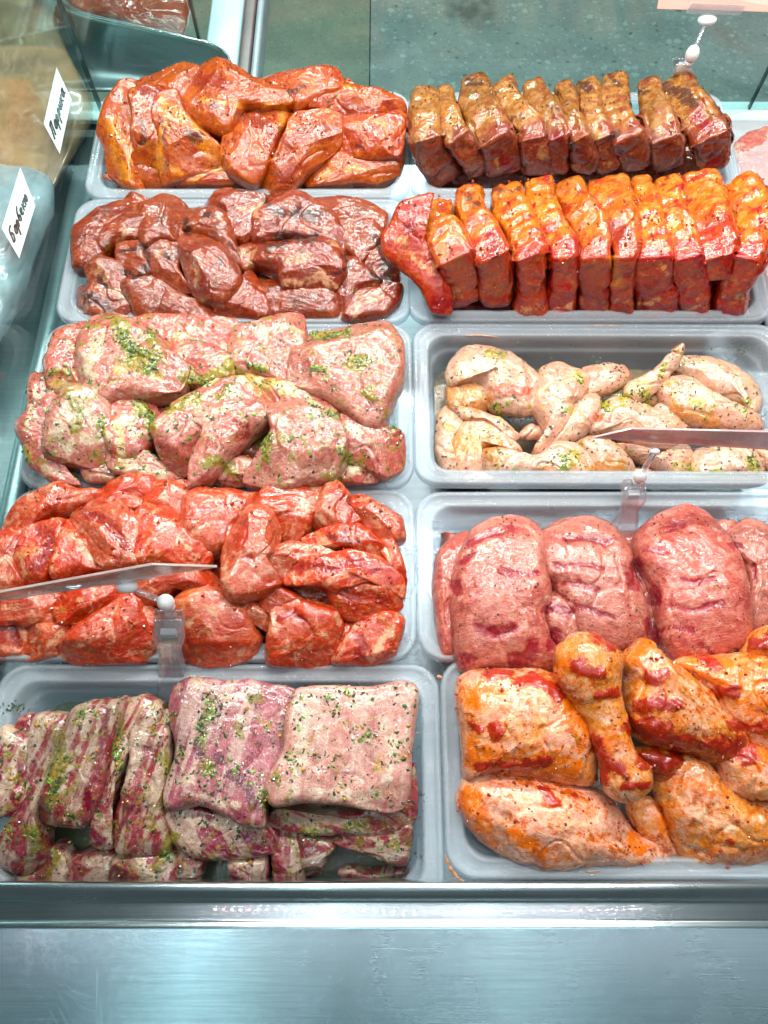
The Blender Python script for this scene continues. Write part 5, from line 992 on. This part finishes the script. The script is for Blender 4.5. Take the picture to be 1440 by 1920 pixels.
sprinkle('L4', 500, 'paprika_grains', 'red spice grains over the bright red pork', 'chili', .0020, 0, 16, 'seasoning', 1, True)
sprinkle('R5', 500, 'paprika_grains', 'red chilli grains over the orange chicken legs', 'chili', .0020, 0, 17, 'seasoning', 1, True)
def smear(m, pl, w, z, lab, seed=1):
    p = crom(pts(pl, m), 40, False); rg = random.Random(seed); V = []; n = len(p)
    for i, (x, y) in enumerate(p):
        t = np.array(p[min(i+1, n-1)]) - p[max(i-1, 0)]; t /= np.linalg.norm(t); nn = np.array([-t[1], t[0]]); ww = w*math.sin(math.pi*(i+.5)/n)**.5*rg.uniform(.5, 1.2)/SM[m][0]
        for s in (-1, 0, 1):
            c = P(x+nn[0]*ww*s, y+nn[1]*ww*s, z); c[2] += .0008*(1-abs(s)); V.append(c)
    f = [(3*i+k, 3*i+k+1, 3*i+k+4, 3*i+k+3) for i in range(n-1) for k in (0, 1)]
    tag(mesh_obj('marinade_smear', V, f, M['smear']), lab, 'marinade smear', None, 'stuff')
smear('B', '305,1060 350,1057 400,1061 430,1066', 3, -.0005, 'dried orange smear on the front rim of the paprika chops tray')
smear('B', '760,1022 820,1019 880,1022', 3, .0006, 'orange smear on the inner front rim under the paprika chops', 2)
smear('H', '85,240 95,238 104,242', 9, .0032, 'brown drop on the corner rim of the chicken legs tray', 3)
smear('H', '118,960 135,1010 170,1060 215,1085', 8, .0016, 'dried orange marinade on the front left corner of the legs tray', 4)
smear('H', '690,1030 720,1040 755,1027', 4, .0012, 'orange stain on the front rim of the legs tray', 6)
# ------------------------------------------------------------------ price plates on jointed clips
def quad_plate(corners, th, name, mat, par):
    c = np.array([P(*q) for q in corners]); n = np.cross(c[1]-c[0], c[3]-c[0]); n /= np.linalg.norm(n)
    v = np.vstack([c, c + n*th]); f = [(3, 2, 1, 0), (4, 5, 6, 7)] + [(i, (i+1) % 4, 4+(i+1) % 4, 4+i) for i in range(4)]
    o = mesh_obj(name, v, f, mat, par, False); o.location = -Vector(par.location)
    b = o.modifiers.new('bevel', 'BEVEL'); b.width = .0004; b.segments = 2; return o
def sub(mb, name, mat, par, root=None, **kw):
    o = mb.build(name, mat, par, **kw); o.location = -Vector((root or par).location); return o
def clip_geo(t, mid, bo, w, par):
    """clear clip: two bowed jaws with a white spring block between"""
    t, mid, bo = [np.array(q) for q in (t, mid, bo)]
    yd = np.array([0, .006, .002])
    for sgn in (-1, 1):
        p = crom(np.array([t + yd*sgn*.6, (t*.6+mid*.4) + yd*sgn*1.4, mid + yd*sgn*.8, (mid*.5+bo*.5) + yd*sgn*.5, bo + yd*sgn*1.6]), 24, False)
        ww = np.interp(np.linspace(0, 1, 24), [0, .18, .42, .62, 1], [.8, 1.0, .62, .72, 1.1])*w
        V = []; 
        for q, a in zip(p, ww): V += [q + np.array([-a/2, 0, 0]), q + np.array([a/2, 0, 0])]
        o = mesh_obj('jaw', V, [(2*i, 2*i+1, 2*i+3, 2*i+2) for i in range(23)], M['clear'], par); o.location = -Vector(par.location)
        s = o.modifiers.new('thickness', 'SOLIDIFY'); s.thickness = .0016
        bb = o.modifiers.new('bevel', 'BEVEL'); bb.width = .0005; bb.segments = 2
        for e in (-1, 1):
            rib = MB().tube([q + np.array([e*a/2, 0, 0]) for q, a in zip(p, ww)], .0011, 8); r = rib.build('jaw_rib', M['clear'], o, smooth=True); r.location = (0, 0, 0)
    sub(MB().box((t*.45+mid*.55), (w*.5, .006, .010)), 'spring_block', M['whiteplastic'], par, bevel=.001)
def holder(lab, plate, pmat, bar, b1, b2, clip, w):
    root = empty('price_holder', tuple(P(*clip[2]))); tag(root, lab, 'price holder')
    quad_plate(plate, .0022, 'price_plate', pmat, root)
    quad_plate(bar, .003, 'plate_rail', M['clear'], root)
    p1, p2 = P(*b1[:3]), P(*b2[:3])
    sub(MB().ball(p1, b1[3], (1.3, .8, .7)), 'ball_joint', M['whiteplastic'], root, smooth=True)
    sub(MB().ball(p2, b2[3], (.9, .9, 1.15)).tube([p2 + [0, 0, -.008], p2 + [0, 0, -.014]], b2[3]*.6, 16), 'ball_joint', M['whiteplastic'], root, smooth=True)
    sub(MB().tube([p1, p2], .0026, 12), 'arm', M['clear'], root, smooth=True)
    clip_geo(P(*clip[0]), P(*clip[1]), P(*clip[2]), w, root)
M['plate'] = plain('scratched_acrylic_plate', (.46, .38, .35, 1), .18, .2, 60, coat=.6, Alpha=.62)
M['plate2'] = plain('pinkish_acrylic_plate', (.50, .32, .32, 1), .18, .2, 60, coat=.6, Alpha=.75)
holder('clear jointed price holder whose plate crosses the red pork', [(-90, 1128, .105), (285, 1060, .112), (408, 1064, .085), (-90, 1142, .084)], M['plate'],
       [(120, 1102, .092), (290, 1082, .092), (290, 1088, .088), (120, 1110, .088)], (238, 1100, .083, .007), (311, 1130, .066, .0078), [(316, 1152, .052), (318, 1215, .020), (325, 1290, -.022)], .026)
holder('clear jointed price holder whose pinkish plate crosses the chicken wings', [(1110, 822, .070), (1184, 805, .090), (1500, 812, .090), (1470, 846, .070)], M['plate2'],
       [(1177, 835, .070), (1335, 838, .070), (1330, 844, .067), (1180, 841, .067)], (1228, 846, .066, .0035), (1200, 893, .034, .0068), [(1192, 906, .024), (1182, 945, .006), (1172, 1000, -.018)], .022)
holder('clear jointed price holder standing behind the brown chops', [(1232, 17, .10), (1240, -30, .12), (1500, -30, .12), (1500, 24, .10)], M['pink'],
       [(1284, 24, .098), (1386, 28, .098), (1398, 8, .108), (1296, 4, .108)], (1326, 37, .092, .0085), (1298, 101, .070, .0085), [(1283, 114, .062), (1276, 135, .040), (1268, 165, .004)], .022)
# ------------------------------------------------------------------ left of the glass: pouch and bottle with handwritten labels
slab('marinade_pouch', 'X', 'N', '-70,-20 82,-2 112,80 150,160 167,205 142,262 106,320 88,345 40,340 -70,352', 'orange', pz=-34, th=22, n=4, label='brown marinade pouch with a handwritten paper label behind the side glass', cat='pouch', disp='slab').data.materials[0] = M['sack']
slab('pale_bottle', 'X', 'N', '-60,345 20,326 60,328 90,346 96,385 76,440 42,530 4,620 -60,700', 'orange', pz=-22, th=26, n=2.4, label='pale plastic bottle with a handwritten paper label behind the side glass', cat='bottle', disp='wing').data.materials[0] = M['bottle']
GL = {   # handwriting strokes in a 0..1 box
 'P': [[(0, 0), (.12, .55), (.22, 1.0)], [(.1, .95), (.35, 1.05), (.62, .98)], [(.55, 1.0), (.46, .5), (.40, 0)]],
 'a': [[(.5, .5), (.3, .58), (.1, .35), (.08, .1), (.25, 0), (.42, .2), (.5, .52)], [(.5, .52), (.46, .2), (.5, .02), (.62, .06)]],
 'p': [[(.12, .5), (.08, .1), (.0, -.45)], [(.1, .35), (.28, .56), (.42, .42), (.36, .12), (.2, .02), (.1, .12)]],
 'i': [[(.1, .5), (.08, .12), (.2, .0), (.38, .3), (.42, .5)], [(.42, .5), (.38, .12), (.5, .0), (.6, .08)]],
 'k': [[(.1, .52), (.06, .0)], [(.45, .52), (.2, .28), (.1, .26)], [(.2, .28), (.38, .04), (.5, .02)]],
 'B': [[(.62, 1.05), (.3, 1.02), (.16, .9), (.08, .1)], [(.12, .55), (.34, .66), (.48, .4), (.36, .06), (.08, .04)]],
 'b': [[(.55, 1.0), (.3, .86), (.1, .5), (.1, .12), (.28, 0), (.44, .2), (.38, .46), (.2, .5), (.1, .3)]],
 'e': [[(.08, .28), (.38, .34), (.36, .54), (.18, .52), (.08, .25), (.2, .02), (.42, .08)]],
 'u': [[(.06, .52), (.02, .0)], [(.04, .28), (.24, .3)], [(.42, .54), (.26, .36), (.28, .06), (.44, 0), (.56, .2), (.52, .46), (.42, .54)]]}
def paper(corn, zz, word, lab, size, tilt):
    c = np.array([P(x, y, z) for (x, y), z in zip(corn, zz)])      # bottom-left, top-left, top-right, bottom-right of the writing
    n = np.cross(c[3]-c[0], c[1]-c[0]); n /= np.linalg.norm(n); n *= np.sign(n[2])
    root = mesh_obj('paper_label', np.vstack([c, c - n*.0006]), [(0, 1, 2, 3), (7, 6, 5, 4)] + [(i, 4+i, 4+(i+1) % 4, (i+1) % 4) for i in range(4)], M['paper'], None, False, origin=c.mean(0))
    tag(root, lab, 'paper label')
    W_ = sum(.62 if ch not in 'PB' else .8 for ch in word); b = MB(); x = 0
    ux, uy = c[3]-c[0], c[1]-c[0]
    for ch in word:
        for st in GL[ch]:
            q = crom(np.array([(a + .16*d, d) for a, d in st]), 14, False) if len(st) > 1 else st
            pp = [c[0] + ux*(.07 + .86*(x + a)/W_) + uy*(.34 + size*d) + n*.0006 for a, d in q]
            b.tube(pp, .0009, 6)
        x += .8 if ch in 'PB' else .62
    o = b.build('handwriting', M['ink'], root, smooth=True); o.location = -Vector(root.location)
paper([(109, 290), (80, 230), (107, 124), (134, 186)], [.004, .004, .004, .004], 'Papika', 'slanted white paper label reading Паприка on the brown pouch', .40, 0) if False else None
# labels: writing runs up the paper, from its lower end to its upper end
GL['r'] = GL['p']
def word_label(corn, z, word, lab, size):
    paper(corn, [z]*4, word, lab, size, 0)
word_label([(112, 288), (82, 232), (106, 126), (134, 186)], .004, 'Paprika'.replace('r', 'p'), 'slanted white paper label reading Паприка on the brown pouch', .36)
word_label([(36, 484), (3, 428), (38, 314), (66, 385)], .018, 'Bapbeku', 'slanted white paper label reading Барбекю on the pale bottle', .34)
# dark red meat in the neighbouring case
slab('raw_meat_piece', 'X', 'N', '120,-30 200,-40 340,-40 345,20 325,62 250,46 165,22', 'brown', pz=-40, th=20, label='dark red raw meat in the neighbouring display case', cat='raw meat')
# bag of pale meat by the right wall
slab('pale_meat_piece', 'X', 'N', '1385,290 1440,262 1540,280 1540,560 1460,560 1420,470 1395,400', 'bagmeat', pz=-20, th=16, label='pale pink meat inside the clear bag at the right edge', cat='raw meat')
slab('plastic_bag', 'X', 'N', '1362,250 1400,236 1440,234 1560,240 1560,640 1470,640 1436,560 1412,470 1385,380 1358,300', 'bagmeat', pz=-16, th=27, n=2.6, disp='chunk', label='clear crumpled plastic bag of meat at the right edge', cat='plastic bag').data.materials[0] = M['film']
# rows of small lamps of the case canopy, out of frame above the worktop, mirrored in the steel edge
cn = empty('led_strip', (0, -.128, 1.05)); tag(cn, 'strip of small white and pink lamps above the worktop', 'led strip')
rg = random.Random(4)
wb, pb_ = MB(), MB()
for i in range(46):
    x = -.75 + i*.036
    (pb_ if i % 3 == 1 else wb).ball((x, rg.uniform(-.001, .001), 0), .0034, n=8)
wb.build('white_lamps', M['led'], cn, smooth=True); pb_.build('pink_lamps', M['ledpink'], cn, smooth=True)
MB().box((0.05, 0, .006), (1.8, .008, .006)).build('lamp_channel', M['greystrip'], cn)
